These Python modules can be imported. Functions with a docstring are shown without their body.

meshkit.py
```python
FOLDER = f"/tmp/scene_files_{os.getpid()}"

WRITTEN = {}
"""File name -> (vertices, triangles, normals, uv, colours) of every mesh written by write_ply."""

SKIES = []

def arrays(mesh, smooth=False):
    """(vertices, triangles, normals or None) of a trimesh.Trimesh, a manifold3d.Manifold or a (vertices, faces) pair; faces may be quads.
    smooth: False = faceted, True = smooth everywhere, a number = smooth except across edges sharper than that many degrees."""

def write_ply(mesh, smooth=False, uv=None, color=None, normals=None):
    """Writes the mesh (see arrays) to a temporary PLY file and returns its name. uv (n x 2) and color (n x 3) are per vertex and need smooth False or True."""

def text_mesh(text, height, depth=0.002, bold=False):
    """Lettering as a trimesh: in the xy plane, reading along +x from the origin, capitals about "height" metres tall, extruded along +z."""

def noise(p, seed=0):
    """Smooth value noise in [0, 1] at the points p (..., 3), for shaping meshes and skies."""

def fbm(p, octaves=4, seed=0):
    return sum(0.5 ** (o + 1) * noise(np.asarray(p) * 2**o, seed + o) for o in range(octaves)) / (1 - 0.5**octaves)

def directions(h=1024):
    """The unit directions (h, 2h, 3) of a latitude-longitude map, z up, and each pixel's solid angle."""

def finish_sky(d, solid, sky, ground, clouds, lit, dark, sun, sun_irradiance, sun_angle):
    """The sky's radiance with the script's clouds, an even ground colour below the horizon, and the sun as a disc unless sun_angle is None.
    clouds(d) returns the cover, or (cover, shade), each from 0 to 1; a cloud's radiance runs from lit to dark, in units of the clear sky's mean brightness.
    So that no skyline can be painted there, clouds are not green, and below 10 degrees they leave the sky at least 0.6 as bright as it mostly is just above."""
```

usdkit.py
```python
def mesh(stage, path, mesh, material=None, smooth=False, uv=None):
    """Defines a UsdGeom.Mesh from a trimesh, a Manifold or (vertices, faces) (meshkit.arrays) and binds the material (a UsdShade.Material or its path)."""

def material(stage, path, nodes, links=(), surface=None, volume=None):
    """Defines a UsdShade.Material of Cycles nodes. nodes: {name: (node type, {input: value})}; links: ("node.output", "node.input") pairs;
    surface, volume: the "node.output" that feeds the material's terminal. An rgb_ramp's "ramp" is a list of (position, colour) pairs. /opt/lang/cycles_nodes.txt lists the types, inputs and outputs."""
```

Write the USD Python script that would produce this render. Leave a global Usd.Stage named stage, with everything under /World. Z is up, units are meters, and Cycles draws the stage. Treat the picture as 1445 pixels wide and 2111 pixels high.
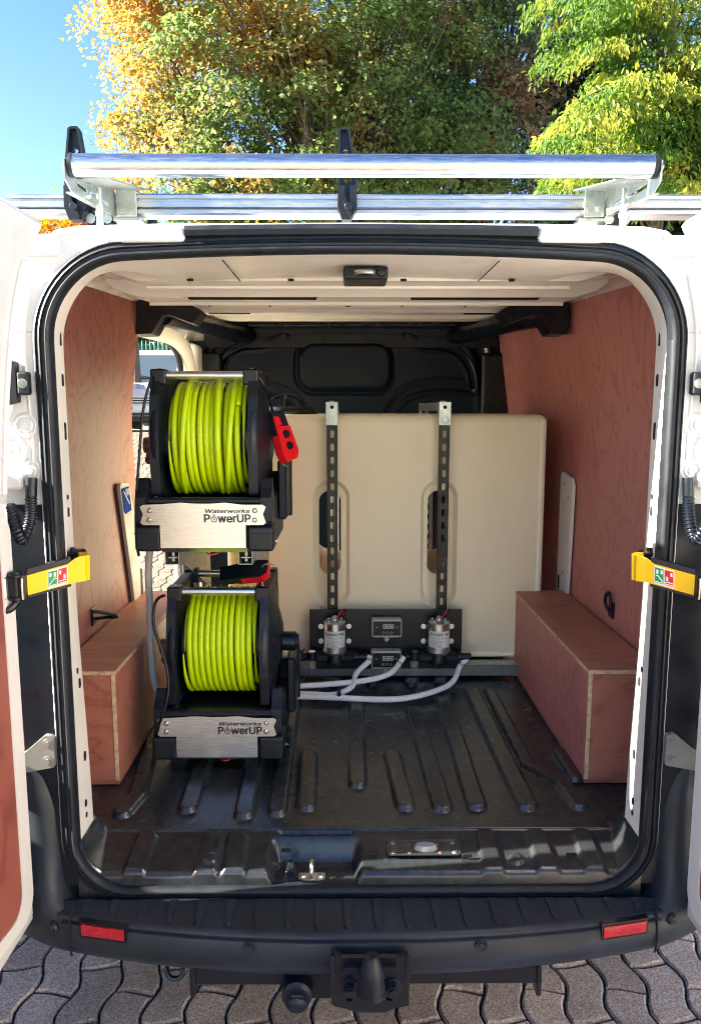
import math, random
import numpy as np, trimesh, usdkit, meshkit
import manifold3d as m3
from scipy.interpolate import CubicSpline
from shapely.geometry import Polygon, LineString, Point, box as sbox
from shapely.ops import unary_union
from shapely import affinity
from pxr import Usd, UsdGeom, UsdLux, UsdShade, Gf, Sdf

stage = Usd.Stage.CreateInMemory()
UsdGeom.SetStageUpAxis(stage, UsdGeom.Tokens.z)
UsdGeom.SetStageMetersPerUnit(stage, 1.0)
UsdGeom.Xform.Define(stage, '/World')
UsdGeom.Scope.Define(stage, '/World/Looks')

# ------------------------------------------------------------------ camera
EYE = np.array([-0.035, -1.70, 1.638])
FPX, CX, CY = 1540.0, 722.5, 1055.5
PITCH, YAW = 7.95, 0.39
EXPOSURE = 3.0
cam = UsdGeom.Camera.Define(stage, '/World/camera')
cam.AddTranslateOp().Set(Gf.Vec3d(*EYE))
cam.AddRotateZOp().Set(-YAW)
cam.AddRotateXOp().Set(90 - PITCH)
cam.CreateHorizontalApertureAttr(36.0)
cam.CreateVerticalApertureAttr(36.0 * 1024 / 700)
cam.CreateFocalLengthAttr(36.0 * FPX / 1445)
cam.CreateClippingRangeAttr(Gf.Vec2f(0.05, 2000))
cam.CreateExposureAttr(EXPOSURE)

# ------------------------------------------------------------------ sun and sky
SUN_EL = math.radians(27)
travel = np.array([1.0, 0.085, 0.0]); travel /= np.linalg.norm(travel)
to_sun = np.array([-travel[0] * math.cos(SUN_EL), -travel[1] * math.cos(SUN_EL), math.sin(SUN_EL)])
SUN_ROT = math.atan2(to_sun[0], to_sun[1])
SKY_STRENGTH = 0.075
SUN_INTENSITY = 1.25
sun = UsdLux.DistantLight.Define(stage, '/World/sun')
sun.CreateIntensityAttr(SUN_INTENSITY); sun.CreateAngleAttr(0.5); sun.CreateNormalizeAttr(True)
sun.CreateColorAttr(Gf.Vec3f(1.0, 0.92, 0.78))
zx = to_sun; xx = np.cross([0, 0, 1.0], zx); xx /= np.linalg.norm(xx); yx = np.cross(zx, xx)
sun.AddTransformOp().Set(Gf.Matrix4d(*xx, 0, *yx, 0, *zx, 0, 0, 0, 0, 1))
sky_mat = usdkit.material(stage, '/World/Looks/sky', {
    's': ('sky_texture', {'sky_type': 'single_scattering', 'sun_disc': False, 'sun_elevation': SUN_EL, 'sun_rotation': SUN_ROT,
                          'air_density': 1.2, 'aerosol_density': .3, 'ozone_density': 1.6}),
    'h': ('hsv', {'hue': .518, 'saturation': 1.30, 'value': .66}),
    'b': ('background_shader', {'strength': SKY_STRENGTH})}, [('s.color', 'h.color'), ('h.color', 'b.color')], surface='b.background')
dome = UsdLux.DomeLight.Define(stage, '/World/sky')
dome.GetPrim().SetCustomDataByKey('kind', 'structure')
UsdShade.MaterialBindingAPI.Apply(dome.GetPrim()).Bind(sky_mat)

# ------------------------------------------------------------------ helpers
def _basis():
    p, a = math.radians(PITCH), math.radians(YAW)
    f = np.array([math.sin(a) * math.cos(p), math.cos(a) * math.cos(p), -math.sin(p)])
    r = np.array([math.cos(a), -math.sin(a), 0.0])
    return f, r, np.cross(r, f)
_f, _r, _u = _basis()
def P(px, py, x=None, y=None, z=None):
    """a photo pixel's point on the plane x=, y= or z="""
    d = _f + _r * (px - CX) / FPX + _u * (CY - py) / FPX
    if y is not None: t = (y - EYE[1]) / d[1]
    elif z is not None: t = (z - EYE[2]) / d[2]
    else: t = (x - EYE[0]) / d[0]
    return EYE + d * t
def XZ(pts, y):
    return [tuple(P(a, b, y=y)[[0, 2]]) for a, b in pts]

_used, BASE = {}, {}
def unique(path):
    n = _used.get(path, -1) + 1
    _used[path] = n
    return path if n == 0 else '%s_%03d' % (path, n)
def say(prim, label=None, cat=None, group=None, kind=None):
    for k, v in (('label', label), ('category', cat), ('group', group), ('kind', kind)):
        if v: prim.SetCustomDataByKey(k, v)
def thing(name, label=None, cat=None, loc=(0, 0, 0), group=None, kind=None):
    path = unique('/World/' + name)
    x = UsdGeom.Xform.Define(stage, path)
    x.AddTranslateOp().Set(Gf.Vec3d(*map(float, loc)))
    say(x.GetPrim(), label, cat, group, kind)
    BASE[path] = np.array(loc, float)
    return path
def cat(ms):
    return trimesh.util.concatenate([tm(m) for m in ms])
def tm(m):
    if isinstance(m, trimesh.Trimesh): return m
    if hasattr(m, 'to_mesh'):
        q = m.to_mesh(); return trimesh.Trimesh(q.vert_properties[:, :3], q.tri_verts, process=False)
    if isinstance(m, (list,)): return cat(m)
    v, f = np.asarray(m[0], float), np.asarray(m[1], int)
    if f.shape[1] == 4: f = np.vstack([f[:, [0, 1, 2]], f[:, [0, 2, 3]]])
    return trimesh.Trimesh(v, f, process=False)
def part(name, mesh, mat, parent, label=None, smooth=35, kind=None):
    path = unique(parent + '/' + name)
    m = tm(mesh).copy()
    off = BASE[parent]; BASE[path] = off
    m.vertices = m.vertices - off
    pr = usdkit.mesh(stage, path, m, mat, smooth=smooth)
    say(pr.GetPrim(), label, kind=kind)
    return path
def solo(name, mesh, mat, label=None, cat_=None, group=None, kind=None, smooth=35, loc=None):
    path = unique('/World/' + name)
    m = tm(mesh).copy()
    pr = None
    if loc is not None: m.vertices = m.vertices - np.array(loc, float)
    pr = usdkit.mesh(stage, path, m, mat, smooth=smooth)
    if loc is not None: UsdGeom.Xformable(pr).AddTranslateOp().Set(Gf.Vec3d(*map(float, loc)))
    say(pr.GetPrim(), label, cat_, group, kind)
    BASE[path] = np.array(loc if loc is not None else (0, 0, 0), float)
    return path
def hull(pts):
    return tm(m3.Manifold.hull_points(np.asarray(pts, float)))
def box(x0, x1, y0, y1, z0, z1, ch=0.002):
    """chamfered box"""
    c = min(ch, .45 * abs(x1 - x0), .45 * abs(y1 - y0), .45 * abs(z1 - z0))
    pts = []
    for x, sx in ((x0, c), (x1, -c)):
        for y, sy in ((y0, c), (y1, -c)):
            for z, sz in ((z0, c), (z1, -c)):
                pts += [(x, y + sy, z + sz), (x + sx, y, z + sz), (x + sx, y + sy, z)]
    return hull(pts)
_ico = trimesh.creation.icosphere(2).vertices
def rbox(x0, x1, y0, y1, z0, z1, r=0.02):
    pts = [np.array([x, y, z]) + _ico * r for x in (x0 + r, x1 - r) for y in (y0 + r, y1 - r) for z in (z0 + r, z1 - r)]
    return hull(np.vstack(pts))
def spath(pts, n=60):
    pts = np.asarray(pts, float)
    d = np.r_[0, np.cumsum(np.linalg.norm(np.diff(pts, axis=0), axis=1))]
    return CubicSpline(d, pts, bc_type='natural')(np.linspace(0, d[-1], n))
def frames(path, closed=False):
    path = np.asarray(path, float)
    t = np.gradient(path, axis=0) if not closed else np.roll(path, -1, 0) - np.roll(path, 1, 0)
    t /= np.linalg.norm(t, axis=1, keepdims=True) + 1e-12
    a = np.array([0, 0, 1.0]) if abs(t[0][2]) < .9 else np.array([1.0, 0, 0])
    n = np.cross(t[0], a); n /= np.linalg.norm(n)
    N = [n]
    for i in range(1, len(path)):
        n = N[-1] - t[i] * np.dot(N[-1], t[i]); n /= np.linalg.norm(n) + 1e-12; N.append(n)
    N = np.array(N); return t, N, np.cross(t, N)
def tube(path, r, n=10, caps=True):
    path = np.asarray(path, float); r = np.broadcast_to(np.asarray(r, float), (len(path),))
    t, N, B = frames(path)
    a = np.linspace(0, 2 * np.pi, n, endpoint=False)
    v = path[:, None] + r[:, None, None] * (np.cos(a)[None, :, None] * N[:, None] + np.sin(a)[None, :, None] * B[:, None])
    v = v.reshape(-1, 3); f = []
    i, j = np.meshgrid(np.arange(len(path) - 1), np.arange(n), indexing='ij')
    p0 = i * n + j; p1 = i * n + (j + 1) % n
    f = np.stack([p0, p1, p1 + n, p0 + n], -1).reshape(-1, 4)
    f = np.vstack([f[:, [0, 1, 2]], f[:, [0, 2, 3]]])
    if caps:
        v = np.vstack([v, path[0], path[-1]]); c0, c1 = len(v) - 2, len(v) - 1; L = (len(path) - 1) * n
        k = np.arange(n); k2 = (k + 1) % n
        f = np.vstack([f, np.stack([np.full(n, c0), k2, k], 1), np.stack([np.full(n, c1), L + k, L + k2], 1)])
    return trimesh.Trimesh(v, f, process=False)
def grid_mesh(V):
    """V: (n, m, 3)"""
    n, m = V.shape[:2]
    i, j = np.meshgrid(np.arange(n - 1), np.arange(m - 1), indexing='ij')
    a = i * m + j
    f = np.stack([a, a + m, a + m + 1, a + 1], -1).reshape(-1, 4)
    return trimesh.Trimesh(V.reshape(-1, 3), np.vstack([f[:, [0, 1, 2]], f[:, [0, 2, 3]]]), process=False)
def loft(rings, closed=True):
    V = np.array(rings, float)
    if closed: V = np.concatenate([V, V[:, :1]], 1)
    return grid_mesh(V)
def lathe(prof, centre, axis='z', n=28):
    """prof: (radius, height) pairs along the axis"""
    m = trimesh.creation.revolve(np.array(prof, float), sections=n)
    if axis == 'x': m.apply_transform(trimesh.transformations.rotation_matrix(np.pi / 2, [0, 1, 0]))
    if axis == 'y': m.apply_transform(trimesh.transformations.rotation_matrix(-np.pi / 2, [1, 0, 0]))
    if axis == '-y': m.apply_transform(trimesh.transformations.rotation_matrix(np.pi / 2, [1, 0, 0]))
    if m.volume < 0: m.invert()
    m.apply_translation(centre); return m
def cyl(r, a, b, n=20):
    a, b = np.array(a, float), np.array(b, float); ch = min(.1 * r, .2 * np.linalg.norm(b - a)); d = (b - a) / np.linalg.norm(b - a)
    return tube([a, a + d * 1e-6, a + d * ch, b - d * ch, b - d * 1e-6, b], [r - ch, r - ch, r, r, r - ch, r - ch], n)
def prism(poly, axis, a, b):
    """extrudes a 2-d outline: axis 'y' outlines (x, z), 'x' outlines (y, z), 'z' outlines (x, y)"""
    if not isinstance(poly, Polygon) and not hasattr(poly, 'geoms'): poly = Polygon(poly)
    poly = poly.buffer(0)
    ms = []
    for g in getattr(poly, 'geoms', [poly]):
        m = trimesh.creation.extrude_polygon(g, b - a, engine='earcut')
        v = m.vertices.copy()
        if axis == 'y': m.vertices = np.stack([v[:, 0], a + v[:, 2], v[:, 1]], 1)
        elif axis == 'x': m.vertices = np.stack([a + v[:, 2], v[:, 0], v[:, 1]], 1)
        else: m.vertices = v + [0, 0, a]
        if m.volume < 0: m.invert()
        ms.append(m)
    return cat(ms)
def rounded(poly, r):
    return (poly if isinstance(poly, Polygon) else Polygon(poly)).buffer(-r).buffer(2 * r, 6).buffer(-r, 6)
def stadium(cx, z0, z1, w):
    return LineString([(cx, z0 + w), (cx, z1 - w)]).buffer(w, 10)
def bolt(pos, axis='-y', r=.008, h=.006, washer=True):
    ms = []
    d = {'-y': (0, -1, 0), 'y': (0, 1, 0), 'x': (1, 0, 0), '-x': (-1, 0, 0), 'z': (0, 0, 1)}[axis]; d = np.array(d, float)
    p = np.array(pos, float)
    if washer: ms.append(cyl(r * 1.75, p, p + d * h * .3, 18))
    ms.append(tube([p, p + d * h * .999, p + d * h], [r, r, r * .8], 6))
    return cat(ms)
def rot(m, ang, axis, at):
    m = m.copy(); m.apply_transform(trimesh.transformations.rotation_matrix(math.radians(ang), axis, at)); return m
def mirror(m):
    m = tm(m).copy(); m.vertices = m.vertices * [-1, 1, 1]; m.invert(); return m
def text_on(text, x0, x1, z, h, y, bold=True, shear=0.0, depth=.0007, fat=1):
    """lettering on a face towards -y, squeezed to the width x0..x1"""
    m = meshkit.text_mesh(text, h, depth, bold)
    v = m.vertices; b = m.bounds
    s = (x1 - x0) / (b[1, 0] - b[0, 0])
    X = x0 + (v[:, 0] - b[0, 0]) * s + shear * v[:, 1]
    m.vertices = np.stack([X, y - v[:, 2], z + v[:, 1]], 1)
    ms = [m]
    for k in range(1, fat + 1):
        for d in (-1, 1):
            q = m.copy(); q.vertices += [d * k * h * .028, k * d * 2e-5 - 4e-5 * k, 0]; ms.append(q)
    return cat(ms)
def smooth01(t):
    t = np.clip(t, 0, 1); return t * t * (3 - 2 * t)
def seg_dist(X, Y, pts):
    d = np.full(X.shape, 1e9)
    for (ax, ay), (bx, by) in zip(pts[:-1], pts[1:]):
        vx, vy = bx - ax, by - ay
        t = np.clip(((X - ax) * vx + (Y - ay) * vy) / (vx * vx + vy * vy + 1e-12), 0, 1)
        d = np.minimum(d, np.hypot(X - ax - t * vx, Y - ay - t * vy))
    return d

# ------------------------------------------------------------------ materials
LK = '/World/Looks/'
def M(name, color, rough=.5, metal=0., bump=None, var=None, coat=0., spec=.42, rvar=None, stretch=None, extra=None):
    """principled material; bump (scale, strength, distance), var (scale, amount): tone mottling, rvar (scale, amount): uneven gloss"""
    pr = {'base_color': color, 'roughness': rough, 'metallic': metal, 'specular_ior_level': spec}
    if coat: pr.update(coat_weight=coat, coat_roughness=.08)
    if extra: pr.update(extra)
    n, l = {'p': ('principled_bsdf', pr), 'g': ('geometry', {})}, []
    src = 'g.position'
    if stretch:
        n['mp'] = ('mapping', {'scale': stretch}); l.append(('g.position', 'mp.vector')); src = 'mp.vector'
    if var:
        c = np.array(color)
        n['vn'] = ('noise_texture', {'scale': var[0], 'detail': 5., 'roughness': .6}); l.append((src, 'vn.vector'))
        n['vr'] = ('rgb_ramp', {'ramp': [(.25, c * (1 - var[1])), (.5, c), (.75, np.minimum(c * (1 + var[1]), .95))]})
        l += [('vn.fac', 'vr.fac'), ('vr.color', 'p.base_color')]
    if rvar:
        n['rn'] = ('noise_texture', {'scale': rvar[0], 'detail': 4.}); l.append((src, 'rn.vector'))
        n['rm'] = ('map_range', {'from_min': .3, 'from_max': .7, 'to_min': max(.02, rough - rvar[1]), 'to_max': min(1, rough + rvar[1])})
        l += [('rn.fac', 'rm.value'), ('rm.result', 'p.roughness')]
    if bump:
        n['bn'] = ('noise_texture', {'scale': bump[0], 'detail': 3.}); l.append((src, 'bn.vector'))
        n['b'] = ('bump', {'strength': bump[1], 'distance': bump[2]})
        l += [('bn.fac', 'b.height'), ('b.normal', 'p.normal')]
    return usdkit.material(stage, LK + name, n, l, surface='p.BSDF')

WHITE = M('white_paint', (.66, .658, .645), .28, coat=.5, var=(9, .10), rvar=(9, .08))
WHITE_IN = M('white_inner_paint', (.74, .71, .65), .4, var=(5, .05), rvar=(9, .08))
RUBBER = M('black_rubber', (.005, .008, .013), .55, bump=(400, .25, .001), var=(30, .4), rvar=(25, .1))
PLASTIC = M('black_plastic', (.003, .006, .012), .42, bump=(900, .15, .0006), var=(14, .25), rvar=(12, .1))
PLASTIC_S = M('black_smooth_plastic', (.0018, .004, .009), .34, var=(20, .2), rvar=(18, .08))
BUMPER = M('bumper_plastic', (.014, .019, .026), .46, bump=(1200, .3, .0005), var=(9, .35), rvar=(7, .12))
BULK = M('bulkhead_paint', (.0012, .006, .017), .40, spec=.26, var=(3, .2), rvar=(5, .06))
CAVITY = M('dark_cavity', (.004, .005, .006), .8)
STEEL = M('brushed_steel', (.70, .69, .66), .3, 1., bump=(60, .05, .0004), var=(9, .06), stretch=(1, 40, 60), rvar=(30, .06))
CHROME = M('polished_tube', (.56, .57, .55), .30, 1., bump=(90, .06, .0004), var=(30, .12), stretch=(.6, 6, 6), rvar=(40, .08))
GALV = M('galvanised_steel', (.42, .46, .44), .38, .85, var=(35, .16), rvar=(45, .1))
DULL = M('dull_zinc', (.30, .30, .29), .42, .85, var=(40, .2), rvar=(45, .1))
ALU = M('aluminium_bar', (.50, .53, .54), .40, .95, var=(20, .12), stretch=(1, 5, 5), rvar=(30, .1))
DARKSTRUT = M('dark_channel', (.018, .021, .020), .34, .5, var=(30, .25), rvar=(40, .1))
HOSE = M('lime_hose', (.48, .65, .002), .34, var=(14, .05))
HINGE = M('hinge_grey', (.20, .195, .18), .45, var=(20, .1))
CLEARHOSE = M('braided_hose', (.78, .79, .80), .3, var=(160, .2), coat=.4)
TOWPAINT = M('tow_bar_paint', (.007, .009, .013), .24, spec=.6, bump=(200, .1, .001))
GREYHOSE = M('grey_hose', (.58, .58, .56), .45, var=(300, .35))
YELLOW = M('yellow_plastic', (.86, .52, .0), .38, var=(12, .06), rvar=(20, .06))
RED = M('red_plastic', (.62, .008, .012), .35, var=(15, .1))
REDLENS = M('red_reflector', (.46, .003, .012), .2, coat=.6, bump=(380, .8, .003), var=(60, .35))
COPPER = M('brown_fitting', (.16, .07, .05), .35, .3)
BLUE = M('blue_print', (.001, .045, .26), .85, spec=.05)
GREENP = M('green_print', (.01, .28, .07), .45)
REDP = M('red_print', (.65, .01, .015), .45)
WHITEP = M('white_print', (.82, .82, .8), .45)
INK = M('navy_ink', (.008, .028, .06), .45)
BLACKINK = M('black_ink', (.01, .01, .012), .45)
GREYLID = M('grey_lid', (.42, .42, .38), .5)
LABEL = M('paper_label', (.66, .65, .6), .5)
CUP = usdkit.material(stage, LK + 'clear_cup', {'p': ('principled_bsdf', {'base_color': (.9, .92, .88), 'roughness': .08, 'transmission_weight': .85, 'ior': 1.4})}, [], surface='p.BSDF')
PALE_WIRE = M('red_wire', (.5, .02, .03), .4)
CONCRETE_WHITE = M('dusty_cap', (.27, .27, .25), .7, bump=(60, .5, .003))
TYRE = M('tyre_rubber', (.02, .02, .02), .7)

# tank: cream polyethylene that lets a little light through
TANK = usdkit.material(stage, LK + 'tank_plastic', {
    'g': ('geometry', {}), 'n': ('noise_texture', {'scale': 4.2, 'detail': 9., 'roughness': .62}),
    'r': ('rgb_ramp', {'ramp': [(.3, (.88, .765, .52)), (.6, (.90, .80, .58)), (.72, (.90, .80, .58)), (.8, (.76, .68, .50))]}),
    'bn': ('noise_texture', {'scale': 2.6, 'detail': 2.}), 'b': ('bump', {'strength': .5, 'distance': .035}),
    'p': ('principled_bsdf', {'roughness': .40, 'subsurface_weight': .15, 'subsurface_scale': .02, 'subsurface_radius': (1., .8, .45)})},
    [('g.position', 'n.vector'), ('n.fac', 'r.fac'), ('r.color', 'p.base_color'), ('g.position', 'bn.vector'), ('bn.fac', 'b.height'), ('b.normal', 'p.normal')], surface='p.BSDF')

# floor: black sprayed liner, glossy and pebbled
FLOOR = usdkit.material(stage, LK + 'floor_liner', {
    'g': ('geometry', {}),
    'n1': ('noise_texture', {'scale': 260., 'detail': 3., 'roughness': .6}), 'n2': ('noise_texture', {'scale': 38., 'detail': 4.}), 'n3': ('noise_texture', {'scale': 5., 'detail': 4.}),
        'b': ('bump', {'strength': .22, 'distance': .0012}),
    'r': ('rgb_ramp', {'ramp': [(.3, (.007, .011, .015)), (.7, (.022, .025, .026))]}),
    'vo': ('voronoi_texture', {'scale': 42.}), 'vm': ('map_range', {'from_min': .03, 'from_max': .055, 'to_min': .5, 'to_max': 0., 'clamp': True}), 'ds': ('mix_color', {'b': (.10, .10, .095)}),
    'n4': ('noise_texture', {'scale': 3.2, 'detail': 7., 'roughness': .7}), 'n4m': ('map_range', {'from_min': .56, 'from_max': .75, 'to_min': 0., 'to_max': .22, 'clamp': True}), 'd2': ('mix_color', {'b': (.07, .07, .064)}),
    'rm': ('map_range', {'from_min': .3, 'from_max': .7, 'to_min': .21, 'to_max': .36}),
    'p': ('principled_bsdf', {'specular_ior_level': .8})},
    [('g.position', 'n1.vector'), ('g.position', 'n2.vector'), ('g.position', 'n3.vector'), ('n1.fac', 'b.height'),
     ('b.normal', 'p.normal'), ('n3.fac', 'r.fac'), ('r.color', 'ds.a'), ('g.position', 'vo.vector'), ('vo.distance', 'vm.value'), ('vm.result', 'ds.fac'), ('g.position', 'n4.vector'), ('n4.fac', 'n4m.value'), ('n4m.result', 'd2.fac'), ('ds.result', 'd2.a'), ('d2.result', 'p.base_color'), ('n2.fac', 'rm.value'), ('rm.result', 'p.roughness')], surface='p.BSDF')

def ply(name, light, mid, dark, scale, swirl=70., fib=(9, 9, 120), rough=.5, loc=(0, 0, 0)):
    """rotary-cut veneer: contour-like grain lines, fibres, pale scuffs"""
    return usdkit.material(stage, LK + name, {
        'g': ('geometry', {}), 'm': ('mapping', {'scale': scale, 'location': loc}),
        'n': ('noise_texture', {'scale': 1., 'detail': 5., 'roughness': .5, 'distortion': .5}),
        'mu': ('math', {'math_type': 'multiply', 'value2': swirl}), 'fn': ('noise_texture', {'scale': 14., 'detail': 3.}),
        'ma': ('math', {'math_type': 'multiply_add', 'value2': 1.6}), 'si': ('math', {'math_type': 'sine'}),
        'mr': ('map_range', {'from_min': -1., 'from_max': 1., 'to_min': 0., 'to_max': 1.}),
        'big': ('noise_texture', {'scale': .6, 'detail': 2.}),
        'lr': ('rgb_ramp', {'ramp': [(0, np.array(dark) * .8 + np.array(mid) * .2), (.05, np.array(dark) * .4 + np.array(mid) * .6), (.14, mid), (1, light)]}),
        'm2': ('mapping', {'scale': fib}), 'f2': ('noise_texture', {'scale': 9., 'detail': 4., 'roughness': .7}),
        'fr': ('rgb_ramp', {'ramp': [(.3, (.72, .68, .66)), (.55, (1, 1, 1)), (.75, (1.12, 1.12, 1.12))]}),
        'x': ('mix_color', {'blend_type': 'multiply', 'fac': .75, 'use_clamp_result': False}),
        'br': ('rgb_ramp', {'ramp': [(.3, (.80, .76, .76)), (.7, (1.15, 1.15, 1.1))]}),
        'x2': ('mix_color', {'blend_type': 'multiply', 'fac': .8, 'use_clamp_result': False}),
        'b': ('bump', {'strength': .25, 'distance': .0008}),
        'p': ('principled_bsdf', {'roughness': rough})},
        [('g.position', 'm.vector'), ('m.vector', 'n.vector'), ('m.vector', 'fn.vector'), ('m.vector', 'big.vector'), ('n.fac', 'mu.value1'), ('mu.value', 'ma.value3'), ('fn.fac', 'ma.value1'),
         ('ma.value', 'si.value1'), ('si.value', 'mr.value'), ('mr.result', 'lr.fac'), ('g.position', 'm2.vector'), ('m2.vector', 'f2.vector'), ('f2.fac', 'fr.fac'),
         ('lr.color', 'x.a'), ('fr.color', 'x.b'), ('big.fac', 'br.fac'), ('x.result', 'x2.a'), ('br.color', 'x2.b'), ('x2.result', 'p.base_color'), ('f2.fac', 'b.height'), ('b.normal', 'p.normal')], surface='p.BSDF')
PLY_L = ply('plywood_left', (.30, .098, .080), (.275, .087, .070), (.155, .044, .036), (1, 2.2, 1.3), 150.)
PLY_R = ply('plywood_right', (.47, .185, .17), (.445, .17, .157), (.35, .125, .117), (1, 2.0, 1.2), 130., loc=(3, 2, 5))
PLY_BOX = ply('plywood_box', (.40, .15, .105), (.37, .135, .092), (.28, .096, .065), (1.4, 1.6, 2.2), 90., fib=(12, 12, 60), loc=(7, 1, 2))
PLY_TOP = ply('plywood_box_top', (.40, .17, .115), (.37, .155, .105), (.30, .12, .08), (.8, 4.6, 1.), 60., fib=(6, 70, 20), loc=(1, 5, 3))
PLY_DOOR = ply('plywood_door', (.33, .10, .07), (.30, .085, .06), (.20, .05, .04), (1, 1.3, .6), 40., loc=(4, 4, 4))
PLY_EDGE = usdkit.material(stage, LK + 'plywood_edge', {
    'g': ('geometry', {}), 'n': ('noise_texture', {'scale': 60., 'detail': 3.}),
    'r': ('rgb_ramp', {'ramp': [(.28, (.20, .11, .06)), (.36, (.45, .29, .17)), (.6, (.60, .44, .28)), (.8, (.66, .52, .35))]}), 'p': ('principled_bsdf', {'roughness': .7})},
    [('g.position', 'n.vector'), ('n.fac', 'r.fac'), ('r.color', 'p.base_color')], surface='p.BSDF')
def stone(name, a, b, c, scale=330.):
    return usdkit.material(stage, LK + name, {
        'g': ('geometry', {}), 'v': ('voronoi_texture', {'scale': scale}), 'n': ('noise_texture', {'scale': scale * 1.4, 'detail': 4., 'roughness': .7}), 'n2': ('noise_texture', {'scale': 4., 'detail': 4.}),
        'oi': ('object_info', {}),
        'sep': ('separate_color', {}), 'mx': ('mix_float', {'fac': .5}), 'r': ('rgb_ramp', {'ramp': [(.28, a), (.5, b), (.72, c)]}),
        'r2': ('rgb_ramp', {'ramp': [(.3, (.8, .78, .76)), (.7, (1.12, 1.1, 1.06))]}), 'x': ('mix_color', {'blend_type': 'multiply', 'fac': 1., 'use_clamp_result': False}),
        'r3': ('rgb_ramp', {'ramp': [(0, (.74, .71, .69)), (.5, (.98, .94, .92)), (1, (1.16, 1.12, 1.08))]}), 'x2': ('mix_color', {'blend_type': 'multiply', 'fac': 1., 'use_clamp_result': False}),
        'b': ('bump', {'strength': .7, 'distance': .003}), 'p': ('principled_bsdf', {'roughness': .85})},
        [('g.position', 'v.vector'), ('g.position', 'n.vector'), ('g.position', 'n2.vector'), ('v.color', 'sep.color'), ('sep.r', 'mx.a'), ('n.fac', 'mx.b'), ('mx.result', 'r.fac'), ('n2.fac', 'r2.fac'),
         ('r.color', 'x.a'), ('r2.color', 'x.b'), ('oi.random', 'r3.fac'), ('x.result', 'x2.a'), ('r3.color', 'x2.b'), ('x2.result', 'p.base_color'), ('n.fac', 'b.height'), ('b.normal', 'p.normal')], surface='p.BSDF')
PAVER = stone('paving_stone', (.23, .185, .152), (.43, .352, .30), (.63, .535, .465))
PAVER_FAR = stone('paving_stone_far', (.14, .12, .09), (.22, .185, .14), (.28, .24, .185), 60.)
SAND = M('joint_sand', (.035, .031, .028), .9, bump=(300, .6, .004), var=(80, .4))
GROUND = usdkit.material(stage, LK + 'ground_paving', {
    'g': ('geometry', {}), 'br': ('brick_texture', {'scale': 1., 'brick_width': .2, 'row_height': .11, 'mortar_size': .006, 'color1': (.34, .30, .235), 'color2': (.39, .34, .265), 'mortar': (.10, .085, .07)}),
    'n': ('noise_texture', {'scale': .4, 'detail': 5.}), 'r': ('rgb_ramp', {'ramp': [(.3, (.8, .8, .8)), (.7, (1.1, 1.1, 1.08))]}),
    'x': ('mix_color', {'blend_type': 'multiply', 'fac': 1., 'use_clamp_result': False}), 'p': ('principled_bsdf', {'roughness': .85})},
    [('g.position', 'br.vector'), ('g.position', 'n.vector'), ('n.fac', 'r.fac'), ('br.color', 'x.a'), ('r.color', 'x.b'), ('x.result', 'p.base_color')], surface='p.BSDF')

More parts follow.
